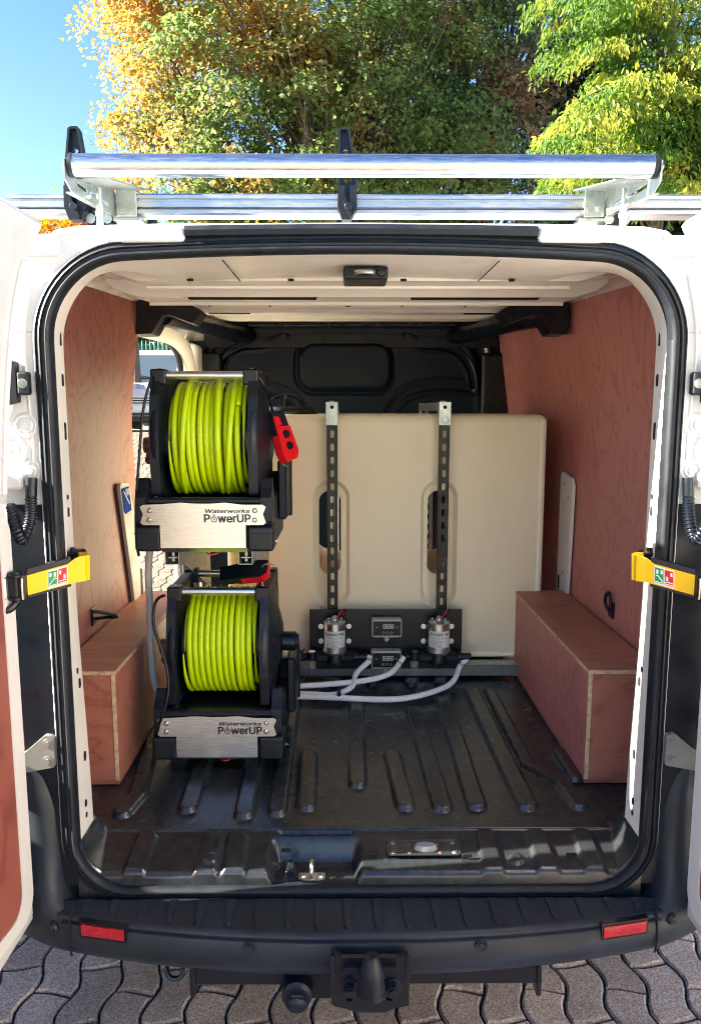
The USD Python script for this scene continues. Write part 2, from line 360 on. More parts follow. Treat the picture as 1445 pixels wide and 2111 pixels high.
def leaf_mat(name, greens, autumn, patch, bias, trans=.45, xgrad=0.0, x0=0.0):
    """leaves: each island its own tone between the greens; autumn colour in patches through the crown"""
    return usdkit.material(stage, LK + name, {
        'g': ('geometry', {}), 'r1': ('rgb_ramp', {'ramp': greens}), 'r2': ('rgb_ramp', {'ramp': autumn}),
        'wn': ('white_noise_texture', {'dimensions': '1D'}),
        'n': ('noise_texture', {'scale': patch, 'detail': 4., 'roughness': .6}), 'sx': ('separate_xyz', {}), 'xg': ('math', {'math_type': 'subtract', 'value2': x0}),
        'gm': ('math', {'math_type': 'multiply_add', 'value2': xgrad}), 'jit': ('math', {'math_type': 'multiply_add', 'value2': .22}),
        'mr': ('map_range', {'from_min': bias, 'from_max': bias + .16, 'to_min': 0., 'to_max': 1., 'clamp': True}),
        'mx': ('mix_color', {'blend_type': 'mix'}), 'p': ('principled_bsdf', {'roughness': .5, 'specular_ior_level': .35}), 't': ('translucent_bsdf', {}), 'hs': ('hsv', {'value': 1.7, 'saturation': 1.1}), 'mc': ('mix_closure', {'fac': trans})},
        [('g.random_per_island', 'r1.fac'), ('g.random_per_island', 'wn.w'), ('wn.value', 'r2.fac'), ('g.position', 'n.vector'), ('g.position', 'sx.vector'), ('sx.x', 'xg.value1'), ('xg.value', 'gm.value1'),
         ('n.fac', 'gm.value3'), ('wn.value', 'jit.value1'), ('gm.value', 'jit.value3'), ('jit.value', 'mr.value'), ('mr.result', 'mx.fac'), ('r1.color', 'mx.a'), ('r2.color', 'mx.b'),
         ('mx.result', 'p.base_color'), ('mx.result', 'hs.color'), ('hs.color', 't.color'), ('p.BSDF', 'mc.closure1'), ('t.BSDF', 'mc.closure2')], surface='mc.closure')
MAPLE = leaf_mat('maple_leaves', [(0, (.12, .18, .06)), (.5, (.24, .30, .08)), (1, (.40, .43, .11))], [(0, (.38, .34, .08)), (.45, (.38, .25, .07)), (.8, (.30, .14, .06)), (1, (.24, .12, .07))], .55, .62, xgrad=-.035, x0=-1.2, trans=.55)
MAPLE2 = leaf_mat('purple_maple_leaves', [(0, (.11, .20, .11)), (1, (.26, .35, .15))], [(0, (.18, .12, .10)), (.6, (.30, .19, .11)), (1, (.46, .31, .10))], .6, .575, trans=.55)
BRIGHT = leaf_mat('bright_leaves', [(0, (.10, .18, .035)), (.5, (.21, .29, .045)), (1, (.35, .39, .06))], [(0, (.40, .41, .07)), (1, (.46, .40, .07))], .8, .64, trans=.5)
AMBER = leaf_mat('amber_leaves', [(0, (.20, .20, .02)), (1, (.34, .24, .02))], [(0, (.42, .24, .02)), (1, (.36, .12, .02))], 1.2, .5)
DARKLEAF = leaf_mat('dark_leaves', [(0, (.012, .035, .014)), (1, (.03, .065, .02))], [(0, (.05, .09, .02)), (1, (.06, .10, .02))], .8, .72, trans=.25)
BARK = M('bark', (.07, .055, .042), .9, bump=(18, .8, .02), var=(5, .4))
FENCEGREEN = M('green_fence_paint', (.015, .16, .11), .4)
GLASS_DARK = M('windscreen_glass', (.05, .07, .08), .06, spec=.8, coat=.5)
BLUECAR = M('blue_car_paint', (.01, .13, .42), .25, coat=.6)
rng = np.random.default_rng(7)
# ------------------------------------------------------------------ ground: level under the van, climbing gently beyond it
def terrain(y):
    y = np.asarray(y, float)
    t = np.clip((y - 3.5) / 9.0, 0, 1)
    return 1.18 * (t + (smooth01(t) - t) * .5)
ys = np.r_[-80, -30, -10, 0, np.linspace(3, 13.5, 40), 20, 40, 80, 140]
xs = np.r_[-140, -60, np.linspace(-20, 20, 17), 60, 140]
Yg, Xg = np.meshgrid(ys, xs, indexing='ij')
solo('ground', grid_mesh(np.stack([Xg, Yg, terrain(Yg) - .075], -1)), GROUND, kind='structure', smooth=True)

PW, PL = .116, .205
def warp(x, y):
    return x + .015 * np.sin(2 * np.pi * y / PL + .4), y + .011 * np.sin(2 * np.pi * x / (PW * 2) + .9)
def paver(i, j, jit):
    y0 = (j + (.5 if i % 2 else 0.)) * PL; x0 = i * PW
    g = .0035
    n = 4
    a = np.linspace(0, 1, n, endpoint=False)
    ring = []
    for (p, q) in (((0, 0), (1, 0)), ((1, 0), (1, 1)), ((1, 1), (0, 1)), ((0, 1), (0, 0))):
        k = n if p[0] != q[0] else n + 2
        for s in np.arange(k) / k:
            u, v = p[0] + (q[0] - p[0]) * s, p[1] + (q[1] - p[1]) * s
            ring.append((u, v))
    ring = np.array(ring)
    def at(ins):
        x = x0 + g + ins + ring[:, 0] * (PW - 2 * g - 2 * ins); y = y0 + g + ins + ring[:, 1] * (PL - 2 * g - 2 * ins)
        return warp(x, y)
    dz, tx, ty = jit
    rings = []
    for ins, h in ((0, -.07), (0, -.006), (.006, 0.)):
        x, y = at(ins)
        rings.append(np.stack([x, y, terrain(y) + h + dz + tx * (x - x0 - PW / 2) + ty * (y - y0 - PL / 2)], 1))
    c = rings[-1].mean(0)
    k = len(ring); v = np.vstack(rings + [c]); f = []
    for r in (0, 1):
        for t in range(k):
            t2 = (t + 1) % k
            f += [(r * k + t, r * k + t2, r * k + k + t2), (r * k + t, r * k + k + t2, r * k + k + t)]
    for t in range(k): f.append((2 * k + t, 2 * k + (t + 1) % k, 3 * k))
    return v, np.array(f)
def jitter():
    return rng.normal(0, .0008), rng.normal(0, .008), rng.normal(0, .006)
paving = thing('paving', kind='structure')
bed = grid_mesh(np.array([[[-5.2, -3.4, -.0105], [-5.2, 3.2, -.0105]], [[5.2, -3.4, -.0105], [5.2, 3.2, -.0105]]]))
part('joint_sand', bed, SAND, paving, smooth=False)
near, far, wedge = [], [], []
for i in range(-44, 44):
    for j in range(-16, 15):
        (near if -13 <= i <= 12 and -2 <= j <= 5 else far).append((i, j))
for i, j in near:
    part('paver', paver(i, j, jitter()), PAVER, paving, smooth=20)
def join(cells):
    vs, fs, o = [], [], 0
    for i, j in cells:
        v, f = paver(i, j, jitter()); vs.append(v); fs.append(f + o); o += len(v)
    return trimesh.Trimesh(np.vstack(vs), np.vstack(fs), process=False)
part('outer_pavers', join(far), PAVER, paving, kind='stuff', smooth=False)
for i in range(-66, -8):
    for j in range(16, 62):
        y = j * PL
        xc = -.035 - .2 * (y + 1.7)
        if abs(i * PW - xc) < 1.3: wedge.append((i, j))
part('far_pavers', join(wedge), PAVER_FAR, paving, kind='stuff', smooth=False)

# ------------------------------------------------------------------ the van
van = thing('van', 'white panel van seen from behind with both rear doors swung open', 'van', (0, 0, 0))
HW, ZB, ZT, RT, RB = .684, .489, 1.968, .175, .14
def opening(off=0., n=14):
    """the rear opening's outline (x, z), pushed outwards by off; corners rounded, top edge slightly arched"""
    pts = []
    def arc(cx, cz, r, a0, a1):
        for a in np.linspace(a0, a1, n): pts.append((cx + (r + off) * math.cos(a), cz + (r + off) * math.sin(a)))
    def line(a, b, m):
        for s in np.linspace(0, 1, m + 1, endpoint=False)[1:]: pts.append((a[0] + (b[0] - a[0]) * s, a[1] + (b[1] - a[1]) * s))
    w, b, t = HW + off, ZB - off, ZT + off
    arc(HW - RT, ZT - RT, RT, 0, np.pi / 2); line((HW - RT, t), (-HW + RT, t), 24)
    arc(-HW + RT, ZT - RT, RT, np.pi / 2, np.pi); line((-w, ZT - RT), (-w, ZB + RB), 24)
    arc(-HW + RB, ZB + RB, RB, np.pi, 1.5 * np.pi); line((-HW + RB, b), (HW - RB, b), 24)
    arc(HW - RB, ZB + RB, RB, 1.5 * np.pi, 2 * np.pi); line((w, ZB + RB), (w, ZT - RT), 24)
    p = np.array(pts)
    top = p[:, 1] > 1.5
    p[top, 1] += .026 * (1 - np.clip(np.abs(p[top, 0]) / HW, 0, 1) ** 2) - .012
    return p
def ring_at(off, y):
    p = opening(off); return np.stack([p[:, 0], np.broadcast_to(y, (len(p),)), p[:, 1]], 1)
# seals: outer ribbed lip and inner bulb
prof = [(.019, -.046), (.020, -.058), (.0165, -.061), (.015, -.058), (.011, -.0585), (.009, -.064), (.005, -.066), (.002, -.060), (-.003, -.059), (-.006, -.066), (-.011, -.073), (-.016, -.071), (-.0195, -.062), (-.0195, -.044)]
part('door_seal', loft([ring_at(o, y) for o, y in prof]), RUBBER, van, smooth=50)
# jamb: the painted return behind the seal
p0 = opening(-.017)
ztop = p0[:, 1]
top_w = smooth01((.60 - np.abs(p0[:, 0])) / .16) * (ztop > 1.8)
ydepth = .05 + top_w * .20
flare = .013 * smooth01((ztop - .62) / .6) * (1 - top_w)
p1 = opening(-.017); pf = opening(.004); pf = p1 + (pf - p1) * (flare / .021)[:, None]
low = ztop < .612
rings = [np.stack([p0[:, 0], np.full(len(p0), -.05), p0[:, 1]], 1), np.stack([p1[:, 0], np.full(len(p0), -.03), p1[:, 1]], 1)]
for s in (.3, .6, .9, 1.):
    rings.append(np.stack([p1[:, 0] + (pf - p1)[:, 0] * s, -.03 + (ydepth + .03) * s, p1[:, 1] + (pf - p1)[:, 1] * s], 1))
lip = opening(.02); lip_o = opening(.17)
for o, dy in ((.012, .008), (.03, .010), (.14, .012)):
    q = opening(o); q = q * (1 - top_w)[:, None] + opening(o - .02) * top_w[:, None]
    q[:, 1] = np.where(q[:, 1] > 1.8, np.minimum(q[:, 1], 2.0), q[:, 1])
    rings.append(np.stack([q[:, 0], ydepth + dy, np.maximum(q[:, 1], .45)], 1))
R = np.array(rings)
idx = np.where(~low)[0]
start = np.where(low & ~np.roll(low, -1))[0][0] + 1
order = [(start + k) % len(p0) for k in range(len(idx))]
jm = grid_mesh(R[:, order])
part('door_jamb', jm, WHITE_IN, van, smooth=40)
lowi = [(start - 1 + k - (len(p0) - len(idx)) + 1) % len(p0) for k in range(-1, len(p0) - len(idx) + 1)]
part('sill_face', grid_mesh(R[:4, lowi]), FLOOR, van, smooth=40)
# slots and plugs pressed into the jamb
for s in (-1, 1):
    for z, hgt, w in ((1.80, .024, .005), (1.70, .014, .006), (1.585, .02, .006), (1.435, .006, .006), (1.40, .011, .006), (1.02, .007, .005), (.985, .012, .007), (.80, .012, .007), (.685, .009, .006), (.655, .007, .005)):
        if .62 < z < .95 or True:
            x = s * (HW - .0205 + .003)
            y = .005 if hgt < .012 else .018
            m = prism(stadium(y, z - hgt, z + hgt, w), 'x', -.0012, .0012)
            m.vertices += [s * (.6665 + .013 * float(smooth01((z - .62) / .6)) * (y + .03) / .08), 0, 0]
            part('jamb_slot', m, CAVITY, van, smooth=30)
# roof, sides
RZ = .05
def sect(s):
    return [(0, 2.019), (s * .40, 2.017), (s * .60, 2.012), (s * .645, 2.004), (s * .665, 1.988), (s * .70, 1.986), (s * .74, 1.992), (s * .80, 1.975), (s * .86, 1.92), (s * .90, 1.80), (s * .93, 1.55), (s * .955, 1.2), (s * .96, .8), (s * .95, .48)]
def shell(pts, y0, y1, n=2):
    poly = LineString(pts).buffer(.007, 2, cap_style=2)
    m = prism(poly, 'y', y0, y1)
    for _ in range(n): m = m.subdivide() if False else m
    m.vertices[:, 2] += RZ * np.maximum(0, m.vertices[:, 1]) * (m.vertices[:, 2] > 1.5)
    return m
full = [(a, b) for a, b in sect(-1)][::-1][:-1] + sect(1)
rp = [p for p in full if p[1] > 1.90]
part('roof', shell(rp, -.052, 2.75), WHITE, van, smooth=50)
# pressed dimples along the roof gutter at the rear corners
for s in (-1, 1):
    m = rbox(s * .69 - .05, s * .69 + .05, -.058, -.02, 1.955, 2.003, .014)
    part('gutter_end', m, WHITE, van)
    for dx in (-.02, .02):
        part('gutter_stud', lathe([(0, 0), (.005, 0), (.004, .003), (0, .004)], (s * .69 + dx, -.058, 1.985), '-y'), WHITE, van)
rs = [p for p in sect(1) if p[1] < 1.91]
part('side_panel', shell([(.90 - .04, 1.92)] + rs, -.05, 2.75), WHITE, van)
ls = [(-a, b) for a, b in [(.86, 1.92)] + rs]
part('side_panel', shell(ls, -.05, 1.17), WHITE, van)
part('side_panel', shell(ls, 2.28, 2.75), WHITE, van)
part('side_panel', shell([(-.86, 1.92), (-.885, 1.87)], 1.17, 2.28), WHITE, van)
part('side_panel', shell([(-.955, .60), (-.95, .46)], 1.17, 2.28), WHITE, van)
# sliding door pushed back along the outside
sd = shell([(a - .065, b) for a, b in ls if b < 1.95], .05, 1.22)
sdp = part('sliding_door', sd, WHITE, van)
# rear face around the opening: painted upper corners, black lower corner trim
outer = Polygon([(a, b) for a, b in full] + [(.95, .50), (-.95, .50)]).buffer(-.005)
hole = Polygon(opening(.012))
ann = outer.difference(hole)
part('rear_panel', prism(ann.intersection(sbox(-2, 1.425, 2, 2.3)), 'y', -.048, -.036), WHITE, van)
part('corner_trim_panel', prism(ann.intersection(sbox(-2, .3, -.3, 1.425)), 'y', -.050, -.038), PLASTIC, van)
part('corner_trim_panel', prism(ann.intersection(sbox(.3, .3, 2, 1.425)), 'y', -.050, -.038), PLASTIC, van)
# pale flange between paint and seal
part('seal_flange', loft([ring_at(.017, -.049), ring_at(.021, -.053), ring_at(.026, -.049)], True), WHITE, van, smooth=50)
# upper black strip along the roof's rear edge
s0, s1 = P(380, 490, y=-.07)[0], P(1110, 490, y=-.07)[0]
xs_ = np.linspace(s0, s1, 40)
pr_ = np.array([(-.052, -.014), (-.066, -.012), (-.072, -.002), (-.066, .008), (-.05, .012), (-.03, .013), (-.03, -.012)])
strip = [np.stack([np.full(len(pr_), x), pr_[:, 0], 2.008 + pr_[:, 1] + .010 * (1 - (x / .6) ** 2) - .006], 1) for x in xs_]
e = lambda r: np.array([r.mean(0)] * len(r))
part('roof_edge_strip', loft([e(strip[0])] + strip + [e(strip[-1])]), RUBBER, van, smooth=40)
for s in (-1, 1):
    x0 = s1 if s > 0 else s0
    m = rbox(min(x0, x0 + s * .17), max(x0, x0 + s * .17), -.068, -.03, 1.983, 2.016, .012)
    part('roof_shoulder', m, WHITE, van)
for s in (-1, 1):
    part('panel_seam', box(min(s * .71, s * .93), max(s * .71, s * .93), -.0492, -.0476, 1.7985, 1.8005, .0003), GREYLID, van)
    part('panel_bead', tube(spath([(s * .725, -.049, 1.44), (s * .722, -.049, 1.62), (s * .726, -.049, 1.80), (s * .70, -.049, 1.92)], 24), .0035, 8), WHITE, van)
# D-shaped lower wings of the bumper come with the bumper
# ------------------------------------------------------------------ hinges, stops, looms
for s in (-1, 1):
    X = lambda a: s * a
    # upper body hinge region: raised swirls with bolts
    for (dx, z, r) in ((.735, 1.60, .028), (.775, 1.545, .04), (.73, 1.50, .026), (.79, 1.64, .03)):
        m = lathe([(0, .006), (r * .45, .006), (r * .62, .002), (r * .8, .005), (r, .001), (r, -.002)], (X(dx), -.049, z), '-y')
        part('hinge_boss', m, WHITE, van)
        part('hinge_bolt', bolt((X(dx), -.054, z), '-y', .0085, .006), WHITE, van)
    part('upper_hinge', cat([box(X(.80) - .06, X(.80) + .06, -.075, -.049, 1.46, 1.50, .006), cyl(.012, (X(.83), -.085, 1.44), (X(.83), -.085, 1.52))]), WHITE, van)
    part('door_stop', cat([rbox(min(X(.715), X(.74)), max(X(.715), X(.74)), -.072, -.049, 1.665, 1.715, .006), hull([(X(a), y, z) for a, z in ((.742, 1.735), (.742, 1.65), (.82, 1.76), (.82, 1.63)) for y in (-.07, -.049)])]), RUBBER, van)
    part('stop_bolt', bolt((X(.727), -.072, 1.69), '-y', .006, .004), GALV, van)
    # lower hinge
    hz = P(85, 1550, y=-.05)[2]
    plate = Polygon([(X(.708), hz + .042), (X(.728), hz + .045), (X(.775), hz + .004), (X(.86), hz - .035), (X(.86), hz - .065), (X(.80), hz - .05), (X(.74), hz - .038), (X(.708), hz - .032)])
    hp = part('lower_hinge', cat([prism(rounded(plate, .008), 'y', -.064, -.049), cyl(.014, (X(.84), -.075, hz - .1), (X(.84), -.075, hz))]), HINGE, van)
    for dz, dx in ((.026, .722), (-.016, .724)):
        part('hinge_bolt', bolt((X(dx), -.064, hz + dz), '-y', .0065, .006), HINGE, van)
    # corrugated loom
    pa = spath([P(65 if s < 0 else 1419, 985, y=-.07), P(64 if s < 0 else 1419, 1030, y=-.075), P(60 if s < 0 else 1424, 1085, y=-.085), P(46 if s < 0 else 1434, 1112, y=-.10), P(34 if s < 0 else 1452, 1090, y=-.12), P(18 if s < 0 else 1470, 1040, y=-.135)], 120)
    rr = .0115 + .0022 * (np.arange(120) % 4 < 2); rr[:22] = .0125
    part('wiring_loom', tube(pa, rr, 14), PLASTIC_S, van, smooth=40)
    # tail lamp between door and body
    tz0, tz1 = P(48, 1548, y=-.10)[2], P(48, 1482, y=-.10)[2]
    xa = P(50, 1515, y=-.10)[0] if s < 0 else P(1442, 1515, y=-.10)[0]
    part('tail_lamp', rbox(min(xa, xa + s * .09), max(xa, xa + s * .09), -.112, -.098, tz0, tz1, .004), REDLENS, van)
# ------------------------------------------------------------------ rear doors
zs_in = [(.755, .468), (.752, .60), (.752, 1.40), (.742, 1.55), (.720, 1.75), (.690, 1.90), (.655, 1.985), (.640, 2.008)]
def door(s):
    zz = np.array(zs_in); cs = CubicSpline(zz[:, 1], zz[:, 0])
    Z = np.r_[np.linspace(.468, 1.4, 12), np.linspace(1.45, 2.008, 16)]
    inner = np.stack([cs(Z), Z], 1); inner[:12, 0] = .752
    outer = np.stack([cs(Z) + .085 - .05 * smooth01((Z - 1.8) / .2), Z + .012 * smooth01((Z - 1.9) / .1)], 1)
    poly = Polygon(np.vstack([inner, outer[::-1]])).buffer(-.008).buffer(.008, 5)
    poly = affinity.scale(poly, s, 1, origin=(0, 0))
    ys_, ins = [-.115, -.119, -.13, -.79, -.80], [.012, .004, 0., 0., .01]
    N = 220
    rings = []
    for y, i in zip(ys_, ins):
        q = poly.buffer(-i) if i else poly
        L = q.exterior.length
        pts = np.array([q.exterior.interpolate(t * L).coords[0] for t in np.arange(N) / N])
        k = np.argmin(pts[:, 1] + abs(pts[:, 0]) * .5); pts = np.roll(pts, -k, 0)
        rings.append(np.stack([pts[:, 0], np.full(N, y), pts[:, 1]], 1))
    c0 = np.repeat(rings[0].mean(0)[None], N, 0); c1 = np.repeat(rings[-1].mean(0)[None], N, 0)
    body = cat([loft(rings), prism(poly.buffer(-.012), 'y', -.1155, -.114), prism(poly.buffer(-.01), 'y', -.801, -.799)])
    d = part('rear_door', body, WHITE, van, 'left rear door swung out towards the viewer' if s < 0 else 'right rear door swung out towards the viewer', smooth=40)
    # inner skin: raised rim and plywood lining
    def xin(z): return float(cs(z)) if z > 1.4 else .752
    ring = Polygon([(-.135, .50), (-.78, .56), (-.78, 1.42), (-.135, 1.42)])
    ring = rounded(ring, .05)
    inn = rounded(Polygon([(-.185, .535), (-.74, .60), (-.74, 1.40), (-.185, 1.40)]), .045)
    rim = prism(ring.difference(inn), 'x', .744, .7535); lin = prism(inn.buffer(-.001), 'x', .746, .7535)
    for m, nm, mt in ((rim, 'inner_rim', WHITE_IN), (lin, 'plywood_lining', PLY_DOOR)):
        m.vertices[:, 0] *= s; m.invert() if s < 0 else None
        part(nm, m, mt, d)
    # upper inner frame bead
    pts = [(s * (xin(z) - .004), -.15, z) for z in np.linspace(1.46, 1.93, 14)]
    part('frame_bead', tube(pts, .006, 8), WHITE, d)
    part('inner_rib', tube([(s * .749, -.145, z) for z in (.6, .9, 1.2, 1.44)], .005, 8), WHITE, d)
    return d
left_door = door(-1); right_door = door(1)
# ------------------------------------------------------------------ yellow check straps
def strap(s):
    px = lambda v: v if s < 0 else 1488 - v
    A0, A1 = P(px(55), 1187, y=-.150), P(px(55), 1228, y=-.150)      # door end
    B0, B1 = P(px(140), 1163, y=-.105), P(px(140), 1205, y=-.105)
    C0, C1 = P(px(176), 1146, y=-.085), P(px(176), 1198, y=-.085)
    D0, D1 = P(px(150), 1139, y=-.02), P(px(150), 1190, y=-.02)
    def slab(a0, a1, b0, b1, th=.006, up=0.):
        n = np.cross(b0 - a0, a1 - a0); n /= np.linalg.norm(n); n *= th * (1 if n[1] > 0 else -1)
        return hull([a0, a1, b0, b1, a0 + n, a1 + n, b0 + n, b1 + n])
    st = part('check_strap', slab(A0 + [0, .004, .013], A1 + [0, .004, -.006], B0 + [s * -.005, .006, .013], B1 + [s * -.005, .006, -.006], .014), PLASTIC_S, van, 'left black and yellow door check strap' if s < 0 else 'right black and yellow door check strap')
    a0, a1 = A0 + (B0 - A0) * 0, A1
    part('yellow_arm', slab(A0, A1, B0, B1, .004), YELLOW, st)
    rc = C0 * 0
    cap_pts = spath([B0, C0 + [s * .006, -.004, 0], C0, C0 + [s * .003, .022, 0], D0], 14); cap_low = spath([B1, C1 + [s * .006, -.004, 0], C1, C1 + [s * .003, .022, 0], D1], 14)
    cp = []
    for k in range(13): cp.append(slab(cap_pts[k], cap_low[k], cap_pts[k + 1], cap_low[k + 1], .005))
    part('yellow_cap', cat(cp), YELLOW, st)
    # two-colour sticker
    u = (B0 - A0); w = (A1 - A0)
    nrm = np.cross(u, w); nrm /= np.linalg.norm(nrm); nrm *= -1 if nrm[1] > 0 else 1
    def q(a, b, c, d, lift, th=.0006):
        pts = []
        for e, f in ((a, c), (b, c), (b, d), (a, d)):
            base = A0 + u * e + w * (f * 1. + 0) 
            base = (A0 * (1 - e) + B0 * e) * (1 - f) + (A1 * (1 - e) + B1 * e) * f
            pts += [base + nrm * lift, base + nrm * (lift + th)]
        return hull(pts)
    part('sticker', q(.50, .99, .06, .94, .0004), WHITEP, st)
    c1, c2 = (GREENP, REDP) if s < 0 else (REDP, GREENP)
    if s > 0: lo, hi = (.76, .97), (.52, .73)
    else: lo, hi = (.52, .73), (.76, .97)
    part('sticker_field', q(lo[0], lo[1], .12, .86, .0012), GREENP, st)
    part('sticker_field', q(hi[0], hi[1], .12, .86, .0012), REDP, st)
    def line(a, b, c, d, wd=.012):
        pA = (A0 * (1 - a) + B0 * a) * (1 - b) + (A1 * (1 - a) + B1 * a) * b + nrm * .0024
        pB = (A0 * (1 - c) + B0 * c) * (1 - d) + (A1 * (1 - c) + B1 * c) * d + nrm * .0024
        return tube([pA, pB], .0009, 6)
    g, r = lo, hi
    sy = lambda f, t: f[0] + (f[1] - f[0]) * t
    part('sticker_mark', cat([line(sy(g, .1), .74, sy(g, .72), .48), line(sy(g, .72), .48, sy(g, .92), .54), line(sy(g, .05), .81, sy(g, .95), .81), line(sy(r, .05), .81, sy(r, .95), .81), line(sy(r, .05), .71, sy(r, .75), .70), line(sy(r, .75), .70, sy(r, .93), .74)]), WHITEP, st)
    part('sticker_lock', cat([q(sy(g, .1), sy(g, .32), .2, .38, .0020), q(sy(r, .1), sy(r, .32), .2, .38, .0020), *[q(sy(f, a), sy(f, a + .07), b, b + .16, .0020) for f, b0 in ((g, .2), (r, .42)) for a, b in ((.60, b0 + .03), (.70, b0), (.80, b0 + .03))], *[q(sy(f, .60), sy(f, .87), b0 + .12, b0 + .22, .0020) for f, b0 in ((g, .2), (r, .42))]]), WHITEP, st)
    # hinge knuckle at the door end
    K = (A0 + A1) / 2 + np.array([s * .018, -.008, 0])
    part('knuckle', cat([cyl(.012, K + [0, 0, -.033], K + [0, 0, .033]), box(K[0] - .02, K[0] + .02, K[1] - .01, K[1] + .012, K[2] - .03, K[2] + .03, .005), cyl(.016, K + [0, 0, .02], K + [0, 0, .028]), cyl(.016, K + [0, 0, -.028], K + [0, 0, -.02])]), PLASTIC_S, st)
    part('pin', tube(spath([K + [s * -.018, -.012, .02], K + [s * -.018, -.014, 0], K + [s * -.018, -.012, -.025]], 8), .0025, 8), STEEL, st)
    K2 = K + np.array([s * .035, -.015, 0])
    part('door_bracket', cat([box(K2[0] - .022, K2[0] + .022, K2[1] - .008, K2[1] + .008, K2[2] - .025, K2[2] + .025, .004)]), GALV, st)
    part('bracket_claw', tube(spath([K + [0, 0, -.03], K + [s * .01, -.012, -.045], K + [s * .045, -.02, -.045]], 10), .008, 8), PLASTIC_S, st)
    part('pivot_bracket', cat([box(D0[0] - .018, D0[0] + .022, D0[1] - .01, D0[1] + .03, D1[2] + .005, D0[2] + .004, .004), cyl(.006, D0 + [0, 0, -.01], D0 + [0, 0, .012])]), PLASTIC_S, st)
strap(-1); strap(1)
# ------------------------------------------------------------------ cargo floor
FZ = .57
def fl(px, py): p = P(px, py, z=FZ); return (p[0], p[1])
nx, ny = 420, 430
gx = np.linspace(-.86, .86, nx)
gy = np.r_[np.linspace(-.045, .12, 56), np.linspace(.1235, 1.35, ny - 126), np.linspace(1.37, 2.46, 70)]
GY, GX = np.meshgrid(gy, gx, indexing='ij')
H = np.full(GX.shape, FZ)
H -= .029 * np.clip((.083 - GY) / .128, 0, 1)
H -= .004 * smooth01((.083 - GY) / .004)
def rib(pts, w, h, fl_=.0075):
    global H
    d = seg_dist(GX, GY, pts); H += h * (1 - smooth01((d - w) / fl_))
for pts, w in (([fl(735, 1452), fl(737, 1618)], .017), ([fl(808, 1560), fl(835, 1664)], .017), ([fl(852, 1470), fl(911, 1666)], .019),
               ([fl(910, 1434), fl(981, 1662)], .019), ([fl(972, 1428), fl(1085, 1662)], .021), ([fl(1009, 1428), fl(1089, 1581), fl(1160, 1619), fl(1194, 1664)], .014),
               ([fl(1153, 1555), fl(1187, 1607)], .012), ([fl(636, 1560), fl(632, 1664)], .018), ([fl(606, 1440), fl(572, 1676)], .017), ([fl(537, 1520), fl(504, 1680)], .018),
               ([fl(450, 1480), fl(388, 1668)], .018), ([fl(330, 1500), fl(304, 1564), fl(284, 1644), fl(253, 1680)], .016)):
    rib(pts, w + .003, .015)
# cross ribs by the tank
for px in (620, 690, 770, 850, 910): rib([fl(px, 1400), fl(px - 3, 1412)], .02, .012)
# rear ledge pads
for px0, px1 in ((300, 270), (440, 418), (488, 478), (1005, 1022), (1110, 1138), (1206, 1236)):
    a, b = fl(px0, 1728), fl(px1, 1782); rib([(a[0], .055), (b[0], -.06)], .02, .009, .009)
for a, b in ((fl(960, 1755), fl(990, 1755)),): pass
# small domes on the ledge
for px, py in ((432, 1757), (1065, 1752)):
    c = fl(px, py); d = np.hypot(GX - c[0], GY - c[1]); H += .005 * (1 - smooth01((d - .012) / .008))
# latch recess
rc = P(648, 1780, z=.55)
u = np.abs(GX - rc[0]); t = smooth01((.118 - u) / .03) * smooth01((.062 - GY) / .03)
H -= .045 * t
d = seg_dist(GX, GY, [(rc[0] - .085, .076), (rc[0] + .085, .076)]); H -= .008 * (1 - smooth01((d - .006) / .006))
# access plate seat
pc = P(874, 1762, z=.55)
u = np.maximum(np.abs(GX - pc[0]) - .092, np.abs(GY - .017) - .032); H += .0025 * (1 - smooth01(np.abs(u) / .006))
# sill corners sweep up into the jamb
ax = np.abs(GX); zc = np.where(ax > HW - RB, ZB + RB - np.sqrt(np.maximum((RB - .02) ** 2 - np.minimum(ax - (HW - RB), RB - .021) ** 2, 0)), 0)
rise = (1 - smooth01((GY - .06) / .06))
H = np.maximum(H, np.where(ax < .668, zc + .004, .625) * rise + (1 - rise) * H)
H += .0012 * (meshkit.noise(np.stack([GX * 9, GY * 9, 0 * GX], -1), 3) - .5)
V = np.stack([GX, GY, H], -1)
# front lip rolls over and drops behind the seal
f1 = V[0].copy(); f1[:, 1] -= .006; f1[:, 2] -= .004
f2 = V[0].copy(); f2[:, 1] = -.056; f2[:, 2] = np.minimum(f2[:, 2] - .012, f2[:, 2])
f3 = V[0].copy(); f3[:, 1] = -.057; f3[:, 2] = .47
V = np.concatenate([f3[None], f2[None], f1[None], V], 0)
keep = np.abs(gx) < .672
k0, k1 = np.where(keep)[0][[0, -1]]
part('load_floor', grid_mesh(V[:, :].copy()) if False else cat([grid_mesh(V[:, k0:k1 + 1]), grid_mesh(V[53:, :k0 + 1]), grid_mesh(V[53:, k1:])]), FLOOR, van, smooth=True)
for px, py in ((590, 1763 - 20), (767, 1749), (963, 1753), (315, 1762), (1178, 1752)):
    c = fl(px, py); part('drain_slot', box(c[0] - .012, c[0] + .012, c[1] - .0025, c[1] + .0025, .5515, .5605, .001), CAVITY, van)
part('ledge_seam', box(-.62, .62, .081, .0845, .565, .5715, .001), FLOOR, van)
